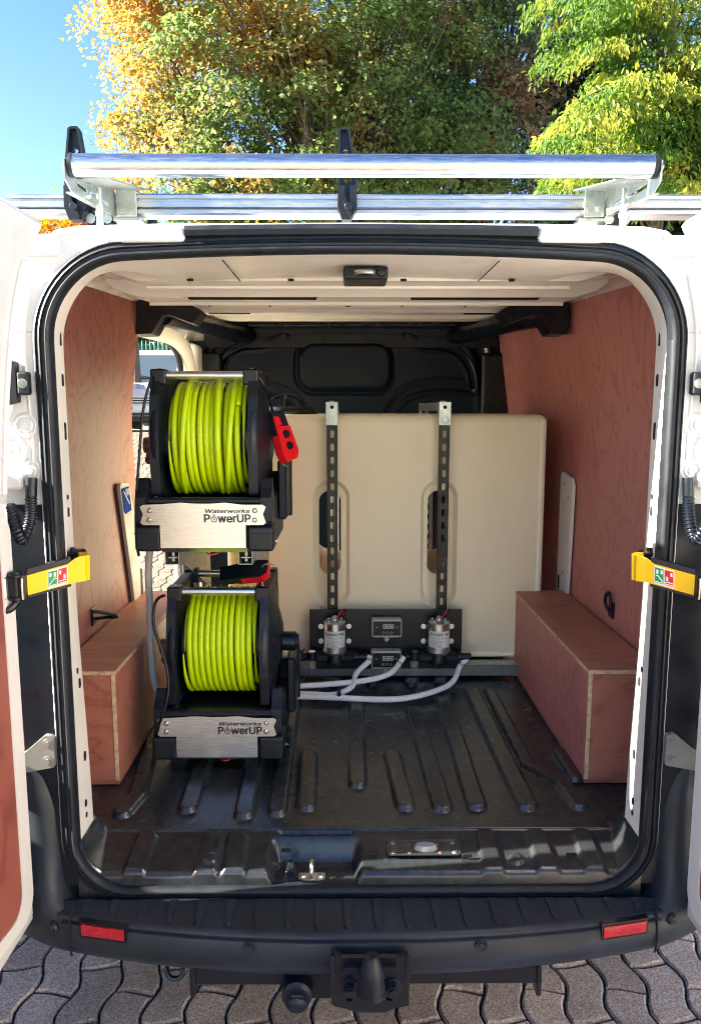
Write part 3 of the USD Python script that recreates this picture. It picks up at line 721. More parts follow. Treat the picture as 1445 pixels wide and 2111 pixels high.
# access plate with its cap
zp = .5545
ap = part('access_plate', prism(rounded(sbox(pc[0] - .09, -.013, pc[0] + .09, .047), .012), 'z', zp, zp + .0022), FLOOR, van)
for dx in (-.075, .075):
    for yy in (-.003, .038): part('plate_screw', lathe([(0, .003), (.005, .002), (.0065, 0)], (pc[0] + dx, yy, zp + .002), 'z'), DULL, ap)
cm = lathe([(0, .014), (.020, .013), (.024, .009), (.025, .0)], (0, 0, 0), 'z'); cm.vertices *= [1.15, .55, 1]; cm.vertices += [pc[0] + .005, .012, zp + .002]
part('filler_cap', cm, CONCRETE_WHITE, ap)
for dx, yy in ((-.035, .033), (.035, .033), (-.035, -.004), (.04, -.004)): part('rust_rivet', lathe([(0, .003), (.004, .002), (.006, 0)], (pc[0] + dx, yy, zp + .002), 'z'), COPPER, ap)
# striker in the recess
zr = .508
sx = P(643, 1795, z=.52)[0]
stp = part('door_striker', cat([prism(rounded(Polygon([(sx - .032, -.012), (sx + .032, -.012), (sx + .032, -.034), (sx + .018, -.042), (sx - .018, -.042), (sx - .032, -.034)]), .003), 'z', zr, zr + .003)]), STEEL, van)
part('striker_loop', tube(spath([(sx, -.036, zr + .002), (sx, -.036, zr + .028), (sx, -.012, zr + .034), (sx, -.008, zr + .002)], 20), .0048, 10), STEEL, stp)
for dx in (-.021, .021): part('striker_bolt', lathe([(0, .004), (.007, .003), (.008, 0)], (sx + dx, -.024, zr + .003), 'z'), STEEL, stp)
bx = P(601, 1790, z=.52)[0]
part('buffer_plate', box(bx - .012, bx + .012, -.045, -.012, zr, zr + .028, .003), PLASTIC_S, van)
part('rubber_buffer', lathe([(0, .016), (.007, .015), (.010, .008), (.011, 0)], (bx, -.028, zr + .028), 'z'), PLASTIC_S, van)
# ------------------------------------------------------------------ bulkhead with pressed window blank
nbx, nbz = 260, 220
bx_, bz_ = np.linspace(-.88, .88, nbx), np.linspace(.56, 2.10, nbz)
BX, BZ = np.meshgrid(bx_, bz_, indexing='xy')
D = np.zeros(BX.shape)
YB = 2.45
def bp(a, b): q = P(a, b, y=YB); return (q[0], q[2])
a, b = bp(612, 808), bp(812, 702)
cx, cz, hw, hh = (a[0] + b[0]) / 2, (a[1] + b[1]) / 2, (b[0] - a[0]) / 2, (b[1] - a[1]) / 2
def rrect(cx, cz, hw, hh, r):
    qx, qz = np.abs(BX - cx) - hw + r, np.abs(BZ - cz) - hh + r
    return np.hypot(np.maximum(qx, 0), np.maximum(qz, 0)) + np.minimum(np.maximum(qx, qz), 0) - r
sd_ = rrect(cx, cz, hw, hh, .10)
D += .022 * (1 - smooth01((sd_ + .032) / .032)); D -= .012 * (1 - smooth01(np.abs(sd_ - .004) / .016))
def groove(pts, w=.012, h=.010):
    global D
    d = seg_dist(BX, BZ, [tuple(p) for p in spath([(*bp(*q), 0) for q in pts], 40)[:, :2]]); D += -h * (1 - smooth01((d - w * .4) / w)) + h * .9 * (1 - smooth01(np.abs(d - w * 1.7) / w))
groove([(585, 694), (560, 708), (500, 716), (470, 732), (455, 760), (452, 800)])
groove([(837, 694), (862, 710), (905, 716), (945, 730), (968, 760), (975, 795)])
groove([(800, 850), (830, 815), (860, 802), (970, 800)], .02, .006)
groove([(625, 855), (595, 820), (560, 805), (470, 800)], .02, .006)
groove([(435, 850), (440, 780), (452, 725), (480, 692), (540, 676), (640, 670), (722, 668), (800, 670), (900, 676), (960, 690), (990, 725), (1002, 780), (1005, 850)], .03, .012)
top_cut = 2.098 - .10 * smooth01((np.abs(BX) - .52) / .1)
Vb = np.stack([BX, YB - D, np.minimum(BZ, top_cut)], -1)
bk = part('bulkhead', grid_mesh(Vb), BULK, van, smooth=True)
part('bulkhead_cap', cat([rbox(-.56, .56, 2.36, 2.448, 2.062, 2.094, .012)] + [box(x - .02, x + .02, 2.352, 2.37, 2.070, 2.098, .004) for x in (-.42, -.3, -.18, -.05, .08, .2, .32, .45)]), PLASTIC_S, bk)
for x in (-.38, -.12, .14, .36): part('cap_clip', lathe([(0, .012), (.014, .010), (.018, 0)], (x, 2.356, 2.078), '-y'), PLASTIC_S, bk)
for s in (-1, 1):
    part('pillar_trim', cat([rbox(min(s * .70, s * .86), max(s * .70, s * .86), 2.38, 2.446, 1.2, 1.93, .02)]), PLASTIC_S, bk)
part('bulkhead_header', box(-.80, .80, 2.44, 2.47, 1.96, 2.10, .004), PLASTIC_S, bk)
part('bulkhead_base', box(-.86, .86, 2.40, 2.448, .565, .70, .01), PLASTIC_S, bk)
# ------------------------------------------------------------------ ceiling: header beam, bows, rails, ducts
def roofz(y): return 1.99 + RZ * y
def bow(y0, y1, z0, z1, hwid, end=.10, m=WHITE_IN, name='roof_bow'):
    poly = Polygon([(-hwid, z1), (-hwid, z1 - .012), (-hwid + end * .3, z0 + (z1 - z0) * .35), (-hwid + end, z0), (hwid - end, z0), (hwid - end * .3, z0 + (z1 - z0) * .35), (hwid, z1 - .012), (hwid, z1)])
    return part(name, prism(poly, 'y', y0, y1), m, van)
HD = part('header_beam', cat([prism(Polygon([(-.62, 1.974), (-.56, 1.957), (.56, 1.957), (.62, 1.974), (.66, 2.0), (-.66, 2.0)]), 'y', .255, .34)]), WHITE_IN, van)
for x in (-.30, .30): part('header_seam', box(x - .0012, x + .0012, -.02, .25, 1.9418 + .012, 1.9438 + .012, .0003), CAVITY, HD)
b1 = bow(.57, .68, 1.962, 2.018, .74)
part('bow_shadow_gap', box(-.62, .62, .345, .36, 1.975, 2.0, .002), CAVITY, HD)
b2 = bow(1.22, 1.34, 2.002, 2.05, .70)
for x in (-.55, -.32, -.03, -.02, .18, .42): part('bow_hole', cyl(.006, (x, 1.2195, 2.024), (x, 1.225, 2.024), 12), CAVITY, b2)
bow(1.75, 1.85, 2.035, 2.078, .66)
bow(.88, .96, 1.995, 2.03, .70)
hl = cat([grid_mesh(np.array([[[x, y, roofz(y) - .004 + .008 * math.sin(x * 40) * 0] for y in np.linspace(.26, 2.44, 12)] for x in np.linspace(-.84, .84, 30)]))])
part('roof_skin', hl, WHITE_IN, van, smooth=True)
for x in (-.42, -.17, .11, .38): part('header_hole', cyl(.008, (x, .22, 1.9505 - .0), (x, .22, 1.956), 14), CAVITY, HD)
for x0, x1 in ((-.50, -.12), (.16, .54)): part('foam_pad', rbox(x0, x1, .575, .60, 1.957, 1.9635, .003), CAVITY, HD)
for x0, x1 in ((-.56, -.40), (.42, .58)): part('foam_pad', rbox(x0, x1, 1.225, 1.26, 1.995, 2.0035, .004), CAVITY, HD)
part('beam_lip', box(-.56, .56, .337, .343, 1.950, 1.9575, .001), WHITE_IN, HD)
part('beam_lip', box(-.64, .64, .677, .683, 1.952, 1.963, .001), WHITE_IN, HD)
part('beam_lip', box(-.60, .60, 1.214, 1.2195, 1.996, 2.012, .001), WHITE, HD)
for s in (-1, 1):
    q = lambda x: s * x
    rail = [np.array([(q(.86), y, 1.93 + RZ * y), (q(.80), y, 1.935 + RZ * y - .02), (q(.745 - .03 * (y - 1.2)), y, 1.955 + RZ * (y - 1.2)), (q(.74 - .03 * (y - 1.2)), y, 1.99 + RZ * y), (q(.86), y, 2.0 + RZ * y)]) for y in np.linspace(1.15, 2.42, 12)]
    part('cant_rail', cat([loft(rail)]), WHITE_IN, van, smooth=30)
    # black duct along the ceiling corner and its moulded rear end
    duct = spath([(q(.735), 1.20, 1.985), (q(.70), 1.5, 2.005), (q(.66), 1.9, 2.02), (q(.60), 2.3, 2.03), (q(.56), 2.42, 2.03)], 24)
    dm = tube(duct, .052, 16); dm.vertices[:, 2] = duct[0][2] + (dm.vertices[:, 2] - duct[0][2]) * .8
    dp = part('corner_duct', dm, PLASTIC_S, van)
    pp = [(277, 650), (283, 622), (298, 612), (372, 613), (400, 632), (420, 642), (400, 668), (352, 650), (338, 652), (324, 676), (316, 689), (283, 690), (279, 672)]
    if s > 0: pp = [(1447 - a, b) for a, b in pp]
    part('duct_end', prism(rounded(Polygon(XZ(pp, 1.15)), .006), 'y', 1.12, 1.24), PLASTIC_S, dp)
# header latch
lx = P(752, 572, y=.16)[0]; lz = 1.950
lt = part('header_latch', cat([rbox(lx - .052, lx + .052, .08, .19, lz - .018, lz + .012, .006)]), PLASTIC_S, van)
part('latch_loop', tube(spath([(lx - .02, .085, lz - .004), (lx - .02, .055, lz - .006), (lx + .014, .055, lz - .006), (lx + .014, .085, lz - .004)], 20), .005, 8), CHROME, lt)
part('latch_bolt', lathe([(0, .008), (.009, .006), (.011, 0)], (lx + .036, .080, lz - .002), '-y'), PLASTIC, lt)
# ------------------------------------------------------------------ plywood wall linings
def wallx(z): return .853 - .045 * smooth01((z - 1.5) / .55) * 1.2
def lining(s, y0, y1, zb, mat, edge):
    Z = np.linspace(zb, 2.03, 26); Y = np.linspace(y0, y1, 14)
    inner = np.array([[(s * wallx(z), y - (0.02 * math.sin((z - .9) * 5.) if False else 0) * 0, z + (0 if z < 1.98 else RZ * y * .6)) for z in Z] for y in Y])
    if s < 0:   # the cut towards the side door wanders
        for k, z in enumerate(Z):
            w = .035 * math.sin((z - 1.05) * 5.2) * (1 if z < 1.6 else .5)
            inner[:, k, 1] = np.where(np.arange(len(Y)) > 8, inner[:, k, 1] + w * (np.arange(len(Y)) - 8) / (len(Y) - 9), inner[:, k, 1])
    outer_ = inner.copy(); outer_[..., 0] += s * .010
    g1 = grid_mesh(inner); g2 = grid_mesh(outer_)
    if s > 0: g1.invert()
    else: g2.invert()
    ed = lambda A, B: grid_mesh(np.stack([A, B], 1))
    body = cat([g1, g2])
    p_ = part('plywood_wall', body, mat, van, 'plywood lining of the left wall' if s < 0 else 'plywood lining of the right wall', smooth=30)
    part('ply_edge', cat([ed(inner[-1], outer_[-1]), ed(inner[0], outer_[0]), ed(inner[:, 0], outer_[:, 0]), ed(inner[:, -1], outer_[:, -1])]), PLY_EDGE, p_)
    return p_, inner
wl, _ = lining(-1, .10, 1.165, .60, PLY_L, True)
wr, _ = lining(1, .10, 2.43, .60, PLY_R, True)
# plaster-like scuffs and screws in the lining
for k in range(9):
    z = .98 + .12 * k; y = 1.10 - .004 * k
    part('lining_screw', lathe([(0, .002), (.0035, .0015), (.005, 0)], (-wallx(z), y, z), 'x'), DULL, wl)
for k, (y, z) in enumerate(((2.3, 1.75), (2.28, 1.5), (1.6, 1.8), (1.55, 1.62), (1.2, 1.72), (1.9, 1.9), (1.2, 1.45), (2.2, 1.35))):
    m = lathe([(0, .002), (.0035, .0015), (.005, 0)], (0, 0, 0), 'x'); m.vertices *= [-1, 1, 1]; m.invert(); m.vertices += [wallx(z), y, z]
    part('lining_screw', m, DULL, wr)
# white metal strips where the lining is cut short
m = prism(rounded(Polygon([(1.07, .90), (1.0, 1.15), (.94, 1.355), (.955, 1.372), (1.05, 1.36), (1.13, 1.2), (1.20, .90)]), .008), 'x', -.846, -.834)
sp = part('wall_strip', m, WHITE, van, 'white metal strip at the left side opening')
def yz_patch(pts, x0, x1): return prism(Polygon(pts), 'x', x0, x1)
part('blue_sticker', yz_patch([(.97, 1.27), (.95, 1.352), (1.045, 1.352), (1.07, 1.26), (.99, 1.255)], -.8338, -.833), BLUE, sp)
part('sticker_line', cat([yz_patch([(.975, 1.34), (.981, 1.34), (1.05, 1.285), (1.044, 1.285)], -.8328, -.8324)] + [yz_patch([(1.005 + .012 * k, 1.345), (1.009 + .012 * k, 1.345), (1.009 + .012 * k, 1.325 - .006 * (k % 2)), (1.005 + .012 * k, 1.325 - .006 * (k % 2))], -.8328, -.8324) for k in range(4)]), WHITEP, sp)
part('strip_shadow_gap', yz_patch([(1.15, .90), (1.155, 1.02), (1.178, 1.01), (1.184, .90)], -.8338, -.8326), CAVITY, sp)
m = prism(rounded(Polygon([(1.30, .90), (1.30, 1.365), (1.285, 1.385), (1.16, 1.37), (1.14, 1.34), (1.15, 1.1), (1.165, .90)]), .008), 'x', .834, .846)
sp2 = part('wall_strip', m, WHITE_IN, van, 'white metal strip on the right wall by the tank')
for y, z in ((1.24, 1.34), (1.19, 1.29), (1.22, .985)): part('strip_hole', cyl(.005, (.8332, y, z), (.836, y, z), 12), CAVITY, sp2)
part('strip_slot', prism(stadium(1.275, .905, .965, .010), 'x', .8328, .835), CAVITY, sp2)
# lashing rings above the boxes
def lash(s, c):
    x, y, z = c
    pl = part('lashing_plate', box(min(x, x - s * .006), max(x, x - s * .006), y - .022, y + .022, z - .032, z + .025, .003), PLASTIC_S, van)
    if s < 0: pth = spath([(x + .008, y - .01, z + .014), (x + .045, y + .004, z + .004), (x + .07, y + .02, z - .012), (x + .045, y + .03, z - .016), (x + .008, y + .014, z - .016)], 24)
    else: pth = spath([(x - .008, y + .012, z - .012), (x - .018, y + .02, z + .03), (x - .014, y + .005, z + .055), (x - .012, y - .01, z + .035), (x - .008, y - .012, z - .012)], 24)
    part('lashing_ring', tube(pth, .0055, 10), PLASTIC_S, pl)
lash(-1, P(192, 1268, x=-.852)); lash(1, P(1262, 1255, x=.852))
# B pillar and side-door frame seen through the gap on the left
fr = spath([(-.86, 1.25, 1.935), (-.86, 1.6, 1.945), (-.86, 1.95, 1.93), (-.865, 2.12, 1.86), (-.87, 2.18, 1.70), (-.88, 2.20, 1.3), (-.89, 2.20, .62)], 40)
part('side_opening_seal', tube(fr, .016, 10), RUBBER, van)
fr2 = fr + np.array([.03, .05, .012]); part('side_opening_frame', tube(fr2, .036, 12), WHITE_IN, van)
part('pillar_b', rbox(-.90, -.80, 2.24, 2.40, .58, 1.97, .03), WHITE_IN, van)
part('side_step', cat([box(-.95, -.80, 1.2, 2.25, .40, .45, .01)]), PLASTIC, van)
# simple cab, wheels and underside
cabp = Polygon([(2.70, .42), (2.70, 2.12), (3.1, 2.08), (3.75, 1.45), (4.45, 1.15), (4.55, .9), (4.55, .42)])
part('cab_partition', box(-.93, .93, 2.475, 2.50, .50, 2.118, .004), WHITE_IN, van)
part('cab', cat([prism(rounded(cabp, .06), 'x', -.93, .93)]), WHITE, van)
part('underbody', box(-.88, .88, .10, 4.4, .34, .46, .02), PLASTIC, van)
for y in (1.0, 3.75):
    for s in (-1, 1):
        w = part('wheel', lathe([(.20, -.1), (.30, -.11), (.33, -.09), (.335, 0), (.33, .09), (.30, .11), (.20, .1)], (s * .83, y, .337), 'x', 40), TYRE, van)
        part('rim', lathe([(0, -.06), (.19, -.07), (.205, -.09), (.205, .09), (.19, .07), (0, .06)], (s * .83, y, .337), 'x', 30), GALV, w)
# ------------------------------------------------------------------ bumper
def bump_front(x, k):   # plan outline of the bumper: k pushes out
    ax = abs(x)
    return -.187 + .066 * (ax / .66) ** 2.2 + (0 if ax < .70 else .5 * (ax - .70) ** 1.4) - k
nbx = 181
bxs = np.linspace(-.93, .93, nbx)
def brow(yk, z, zc=0.):
    return np.array([(x, min(bump_front(x, yk), .10), z + zc * (abs(x) / .93) ** 2) for x in bxs])
rows = []
top_in = np.array([(x, -.060, .478) for x in bxs]); rows.append(top_in)
st1 = np.array([(x, -.075, .486) for x in bxs]); rows.append(st1)
for t in np.linspace(0, 1, 26):
    yy = np.array([-.078 + (bump_front(x, -.012) + .078) * t for x in bxs]); zz = .486 - .010 * t
    rows.append(np.stack([bxs, yy, np.full(nbx, zz)], 1))
for k, z in ((-.006, .475), (-.001, .471), (0, .465), (-.003, .4615), (-.003, .459), (.003, .457), (.006, .452), (.010, .43), (.010, .410), (.006, .392), (-.005, .374), (-.025, .360), (-.07, .350), (-.12, .347)):
    rows.append(brow(k, z, .012 if z < .44 else 0))
B = np.array(rows)
# ridges pressed into the tread
for px in np.linspace(197, 1330, 20):
    c = P(px, 1880, z=.482)
    X, Y = B[3:28, :, 0], B[3:28, :, 1]
bmp = part('bumper', grid_mesh(B), BUMPER, van, smooth=40)
for k, px in enumerate(np.linspace(168, 1327, 20)):
    x0 = P(px, 1885, z=.483)[0]
    y1 = bump_front(x0, -.012) + .008; y0 = -.082
    sl = .02 * x0
    pts = [(x0 - .008, y0 + .0), (x0 + .008, y0), (x0 + .0045 , y1 + .004), (x0, y1), (x0 - .0045, y1 + .004)]
    out = Polygon(pts).buffer(.002, 3)
    inn = out.buffer(-.0028)
    m = prism(out, 'z', .476, .4835)
    t = (m.vertices[:, 1] + .078) / (y1 + .078)
    m.vertices[:, 2] += .0074 - .0103 * np.clip(t, 0, 1) * .9
    part('tread_ridge', m, BUMPER, bmp, smooth=30)
# corner wings rising beside the opening
for s in (-1, 1):
    secs = []
    for z, xi, xo, yf in ((.455, .665, .93, -.115), (.49, .70, .925, -.105), (.53, .708, .92, -.09), (.60, .712, .915, -.075), (.70, .718, .91, -.066), (.78, .73, .905, -.058), (.83, .76, .90, -.05)):
        secs.append([(s * xi, -.046, z), (s * (xi + .006), yf + .012, z), (s * (xi + .03), yf, z), (s * (xo - .12), yf + .004, z), (s * xo, yf + .10, z), (s * xo, .06, z), (s * xi, .02, z)])
    part('bumper_wing', loft(np.array(secs)), BUMPER, bmp, smooth=40)
    # joint line, sensors, reflector
    xj = P(147 if s < 0 else 1352, 1930, y=-.12)[0]
    gp = [(xj, bump_front(xj, 0) - .0035 + d, z) for d, z in ((.02, .4905), (.006, .478), (.0, .468), (-.004, .45), (-.009, .43), (-.008, .40), (0, .378))]
    part('panel_gap', tube(spath(gp, 16), .0028, 6), CAVITY, bmp)
    pR = P(211 if s < 0 else 1291, 1932 if s < 0 else 1912, y=-.150)
    zc = (P(211, 1932, y=-.150)[2] + P(1291, 1914, y=-.150)[2]) / 2
    pts = []
    xx_ = np.linspace(pR[0] - .052, pR[0] + .052, 12)
    def band(lift, h0, h1, sc=1.):
        F = []
        for x in (xx_ - pR[0]) * sc + pR[0]:
            yb = bump_front(x, .0085) - lift
            F.append([(x, yb + .012, zc + h1), (x, yb, zc + h1 - .002), (x, yb - .0005, zc), (x, yb, zc + h0 + .002), (x, yb + .012, zc + h0)])
        F = np.array(F); return cat([grid_mesh(F), hull(F[0].tolist() + (F[0] + [1e-4, 0, 0]).tolist()), hull(F[-1].tolist() + (F[-1] - [1e-4, 0, 0]).tolist())])
    part('reflector_frame', band(.002, -.022, .021, 1.1), PLASTIC_S, bmp, smooth=30)
    part('reflector', band(.005, -.015, .015), REDLENS, bmp, smooth=30)
for px, py in ((515, 1951), (992, 1947), (114, 1902), (1383, 1888)):
    q = P(px, py + 4, y=-.187); y = bump_front(q[0], .0095)
    if abs(q[0]) > .66: q = P(px, py, y=-.10); y = bump_front(q[0], .012) 
    m = lathe([(0, .002), (.0075, .002), (.0082, 0), (.0105, .0005), (.0115, .002), (.013, .002), (.0145, -.004)], (q[0], y, q[2]), '-y')
    if abs(q[0]) > .66: m = rot(m, 35 * np.sign(q[0]), [0, 0, 1], (q[0], y, q[2]))
    part('parking_sensor', m, BUMPER, bmp)
# ------------------------------------------------------------------ tow bar
YT = -.135
tb0, tb1 = P(398, 2035, y=YT), P(1110, 2025, y=YT)
tz = .335
tow = thing('tow_bar', 'black steel tow bar with capped ball hanging below the bumper', 'tow bar', (0, YT, tz))
part('cross_beam', box(tb0[0], tb1[0], YT, YT + .055, tz - .028, tz + .022, .006), TOWPAINT, tow)
for x in (tb0[0], tb1[0]): part('end_plate', box(x - .006, x + .006, YT - .008, YT + .07, tz - .052, tz + .024, .003), TOWPAINT, tow)
for px in (465, 1025):
    q = P(px, 2000, y=YT); part('beam_pad', rbox(q[0] - .05, q[0] + .05, YT + .004, YT + .05, tz + .02, tz + .036, .006), TOWPAINT, tow)
pl0, pl1 = P(686, 2010, y=YT - .10), P(840, 2010, y=YT - .09)
xm0, xm1 = pl0[0], pl1[0]
ZP = .388
plate = Polygon([(xm0, ZP + .082), (xm0 + .02, ZP + .068), (xm1 - .02, ZP + .068), (xm1, ZP + .082), (xm1 + .004, ZP - .048), (xm1 - .03, ZP - .055), (xm1 - .045, ZP - .064), (xm0 + .05, ZP - .064), (xm0 + .03, ZP - .055), (xm0, ZP - .048)])
tbx = P(765, 2000, y=-.24)[0]
holes = unary_union([Point(tbx - .047, ZP - .028).buffer(.0085), Point(tbx + .041, ZP - .028).buffer(.0085), Point(tbx + .018, ZP - .032).buffer(.006)])
part('face_plate', prism(rounded(plate, .004).difference(holes), 'y', YT - .096, YT - .084), TOWPAINT, tow)
for x in (xm0, xm1): part('plate_cheek', hull([(x + d, y, z) for d in (-.004, .004) for y, z in ((YT - .110, ZP + .084), (YT - .096, ZP + .06), (YT - .086, ZP - .052), (YT + .05, tz - .03), (YT + .05, tz + .02))]), TOWPAINT, tow)
part('ball_flange', prism(rounded(sbox(tbx - .062, ZP - .014, tbx + .062, ZP + .056), .012), 'y', YT - .110, YT - .0955), TOWPAINT, tow)
for dx in (-.045, .045):
    part('flange_bolt', cat([cyl(.019, (tbx + dx, YT - .110, ZP + .012), (tbx + dx, YT - .114, ZP + .012)), tube([(tbx + dx, YT - .114, ZP + .012), (tbx + dx, YT - .130, ZP + .012)], .0145, 6), cyl(.009, (tbx + dx, YT - .130, ZP + .012), (tbx + dx, YT - .136, ZP + .012))]), TOWPAINT, tow)
part('ball_neck', tube(spath([(tbx, YT - .10, ZP + .02), (tbx, YT - .125, ZP + .02), (tbx, YT - .140, ZP + .05)], 10), .016, 12), TOWPAINT, tow)
part('ball_cap', lathe([(0, .084), (.011, .084), (.0135, .082), (.017, .076), (.020, .064), (.0245, .052), (.027, .036), (.0285, .0), (.031, -.002), (.031, -.006), (.027, -.006), (0, -.004)], (tbx, YT - .145, ZP + .030), 'z', 32), PLASTIC, tow)
sxk = P(613, 2035, y=YT - .03)[0]
sk = part('socket_bracket', box(sxk - .02, xm0 + .01, YT - .018, YT - .012, tz - .045, tz + .03, .002), TOWPAINT, tow)
part('socket_body', cat([lathe([(0, .04), (.026, .04), (.034, .034), (.035, .018), (.036, 0), (.030, -.002)], (sxk, YT - .018, tz - .008), '-y', 30)]), PLASTIC, sk)
part('socket_lid', rot(cat([lathe([(0, .024), (.018, .023), (.026, .016), (.029, .0), (0, -.002)], (sxk, YT - .052, tz - .020), '-y', 8), box(sxk - .014, sxk + .014, YT - .066, YT - .05, tz - .004, tz + .010, .003)]), 18, [1, 0, 0], (sxk, YT - .05, tz)), PLASTIC, sk)
for d in (-1, 1): part('socket_ear', cat([hull([(sxk + d * a, YT - .055, tz + b) for a, b in ((.016, .004), (.030, -.004), (.026, -.022), (.016, -.02))] + [(sxk + d * a, YT - .05, tz + b) for a, b in ((.016, .004), (.030, -.004), (.026, -.022), (.016, -.02))]), lathe([(0, .006), (.004, .005), (.005, 0)], (sxk + d * .023, YT - .055, tz - .009), '-y')]), PLASTIC, sk)
ex = P(362, 2000, y=-.04)
part('towing_eye', tube(spath([ex + [-.022, .04, .03], ex + [-.022, 0, .0], ex + [-.012, -.008, -.014], ex + [.012, -.008, -.014], ex + [.022, 0, .0], ex + [.022, .04, .03]], 24), .0065, 10), TOWPAINT, tow)

# ------------------------------------------------------------------ roof rack
rack = thing('roof_rack', 'galvanised roof rack with rear loading roller across the van roof', 'roof rack', (0, .33, 2.05))
YR, YC = .02, .33
ra, rb = P(150, 342, y=YR), P(1346, 340, y=YR)
RZc = (ra[2] + rb[2]) / 2; RR = .0238
rl = part('roller', lathe([(0, ra[0]), (RR - .003, ra[0]), (RR, ra[0] + .003), (RR, 0), (RR, rb[0] - .003), (RR - .003, rb[0]), (0, rb[0])], (0, YR, RZc), 'x', 48), CHROME, rack)
for x, d in ((ra[0], -1), (rb[0], 1)):
    part('roller_cap', lathe([(0, -.006), (RR + .0008, -.004), (RR + .0012, .004), (RR - .003, .008), (0, .008)], (x + d * .001, YR, RZc), 'x', 40), RUBBER, rl)
    part('roller_axle', cat([cyl(.012, (x + d * .010, YR, RZc), (x + d * .014, YR, RZc)), tube([(x + d * .014, YR, RZc), (x + d * .022, YR, RZc)], .008, 6)]), GALV, rl)
ca, cb = P(60, 425, y=YC), P(1420, 425, y=YC)
CZ = P(722, 426, y=YC)[2]
x0c, x1c = -.90, .90
prf = [(-.022, -.027), (-.027, -.022), (-.027, -.014), (-.022, -.012), (-.022, -.009), (-.027, -.007), (-.027, .006), (-.022, .008), (-.022, .012), (-.026, .014), (-.026, .022), (-.020, .027), (.020, .027), (.026, .02), (.026, -.02), (.02, -.027)]
part('cross_bar', prism(Polygon([(YC + a, CZ + b) for a, b in prf]), 'x', x0c, x1c), ALU, rack)
part('bar_groove', box(x0c, x1c, YC - .0225, YC - .0215, CZ - .0115, CZ - .0095, .0002), CAVITY, rack)
for y in (1.25, 2.1):
    zz = CZ + .03 * (y - .33)
    part('cross_bar', prism(Polygon([(y + a, zz + b) for a, b in prf]), 'x', x0c, x1c), ALU, rack)
    for s in (-1, 1): part('bar_foot', cat([box(s * .66 - .03, s * .66 + .03, y - .02, y + .02, 2.0 + RZ * y, zz - .024, .006)]), PLASTIC_S, rack)
for s in (-1, 1):
    xr = (ra[0] if s < 0 else rb[0]) + s * .006
    xc = P(285 if s < 0 else 1188, 430, y=YC)[0]
    xo = xr + 0 * s; xi = xr + s * -.0
    # folded bracket: a vertical web and a horizontal shelf, from roller end back to the cross bar
    yA, yB = YR - .012, YC - .03
    zA0, zA1 = RZc - .055, RZc + .012
    zB0, zB1 = CZ - .026, CZ + .036
    xa_, xb_ = xr + s * .004, xr + s * -.012
    web = []
    outl = [(yA - .012, RZc - .036), (yA - .012, RZc + .006), (yA + .02, RZc + .02), (yB, zB1 - .006), (yB, zB0), (yB - .04, zB0 - .002), (yA + .02, RZc - .052)]
    wp = Polygon(outl)
    for (c, l) in ((.28, .05), (.52, .05), (.74, .04)):
        y = yA + (yB - yA) * c; z = (RZc - .03) + (zB0 + .012 - RZc + .03) * c
        wp = wp.difference(LineString([(y - l * .5, z), (y + l * .5, z)]).buffer(.0045))
    m = prism(wp, 'x', -.0015, .0015); m.vertices[:, 0] += xa_ + (xb_ - xa_) * (m.vertices[:, 1] - yA) / (yB - yA)
    bk_ = part('roller_bracket', m, GALV, rack)
    w0, w1 = .075, .085
    def xat(y): return xa_ + (xb_ - xa_) * (y - yA) / (yB - yA)
    sh = hull([(xat(yA + .05), yA + .05, RZc - .018 + d) for d in (0, .003)] + [(xat(yA + .05) - s * w0, yA + .05, RZc - .018 + d) for d in (0, .003)] + [(xat(yB), yB, zB1 - .004 + d) for d in (0, .003)] + [(xat(yB) - s * w1, yB, zB1 - .004 + d) for d in (0, .003)])
    part('bracket_shelf', sh, GALV, bk_)
    fl_ = hull([(xat(y) + s * o, y, z + d) for y, z in ((yA + .03, RZc - .053), (yB - .002, zB0 - .004)) for o in (0, .016) for d in (0, .003)])
    part('bracket_flange', fl_, GALV, bk_)
    xe0, xe1 = xat(yB) - s * .004, xat(yB) - s * .056
    part('bar_clamp', cat([box(min(xe0, xe1), max(xe0, xe1), yB - .004, yB, zB0 - .006, zB1 - .004, .001), box(min(xe0, xe1) - .01, max(xe0, xe1) + .01, yB - .003, YC + .03, zB0 - .016, zB0 - .008, .001)]), GALV, bk_)
    for o in (.018, .044): part('clamp_bolt', bolt((xat(yB) - s * o, yB - .004, zB0 + .012), '-y', .0058, .005), GALV, bk_)
    # adjusting bolt down to the roof
    yb_ = YR + .13; xb2 = xat(yb_) - s * .016; zr = 2.022 + RZ * yb_ * .3
    part('jack_bolt', cat([cyl(.006, (xb2, yb_, zr + .02), (xb2, yb_, RZc - .01)), tube([(xb2, yb_, RZc - .075), (xb2, yb_, RZc - .065)], .011, 6), tube([(xb2, yb_, zr + .03), (xb2, yb_, zr + .09)], .0085, 10), lathe([(0, .024), (.012, .024), (.016, .016), (.034, .003), (.036, 0), (0, 0)], (xb2, yb_, zr - .006), 'z')]), GALV, bk_)
    # black foot under the bar
    xf = P(212 if s < 0 else 1262, 450, y=YC)[0]
    part('rack_foot', cat([hull([(xf + a, y, z) for y in (YC - .03, YC + .03) for a, z in ((-.034, 2.02), (.034, 2.02), (-.026, CZ - .03), (.026, CZ - .03))]), box(xf - .028, xf + .028, YC - .036, YC - .03, 2.06, CZ - .01, .003)]), PLASTIC_S, rack)
    part('foot_bolt', cat([bolt((xf + a, YC - .036, CZ - .038), '-y', .007, .006) for a in (-.02, .022)]), GALV, rack)
    if s < 0:
        part('label_strip', box(0, .02, 0, .001, 0, .006, .0002), YELLOW, bk_) if False else None
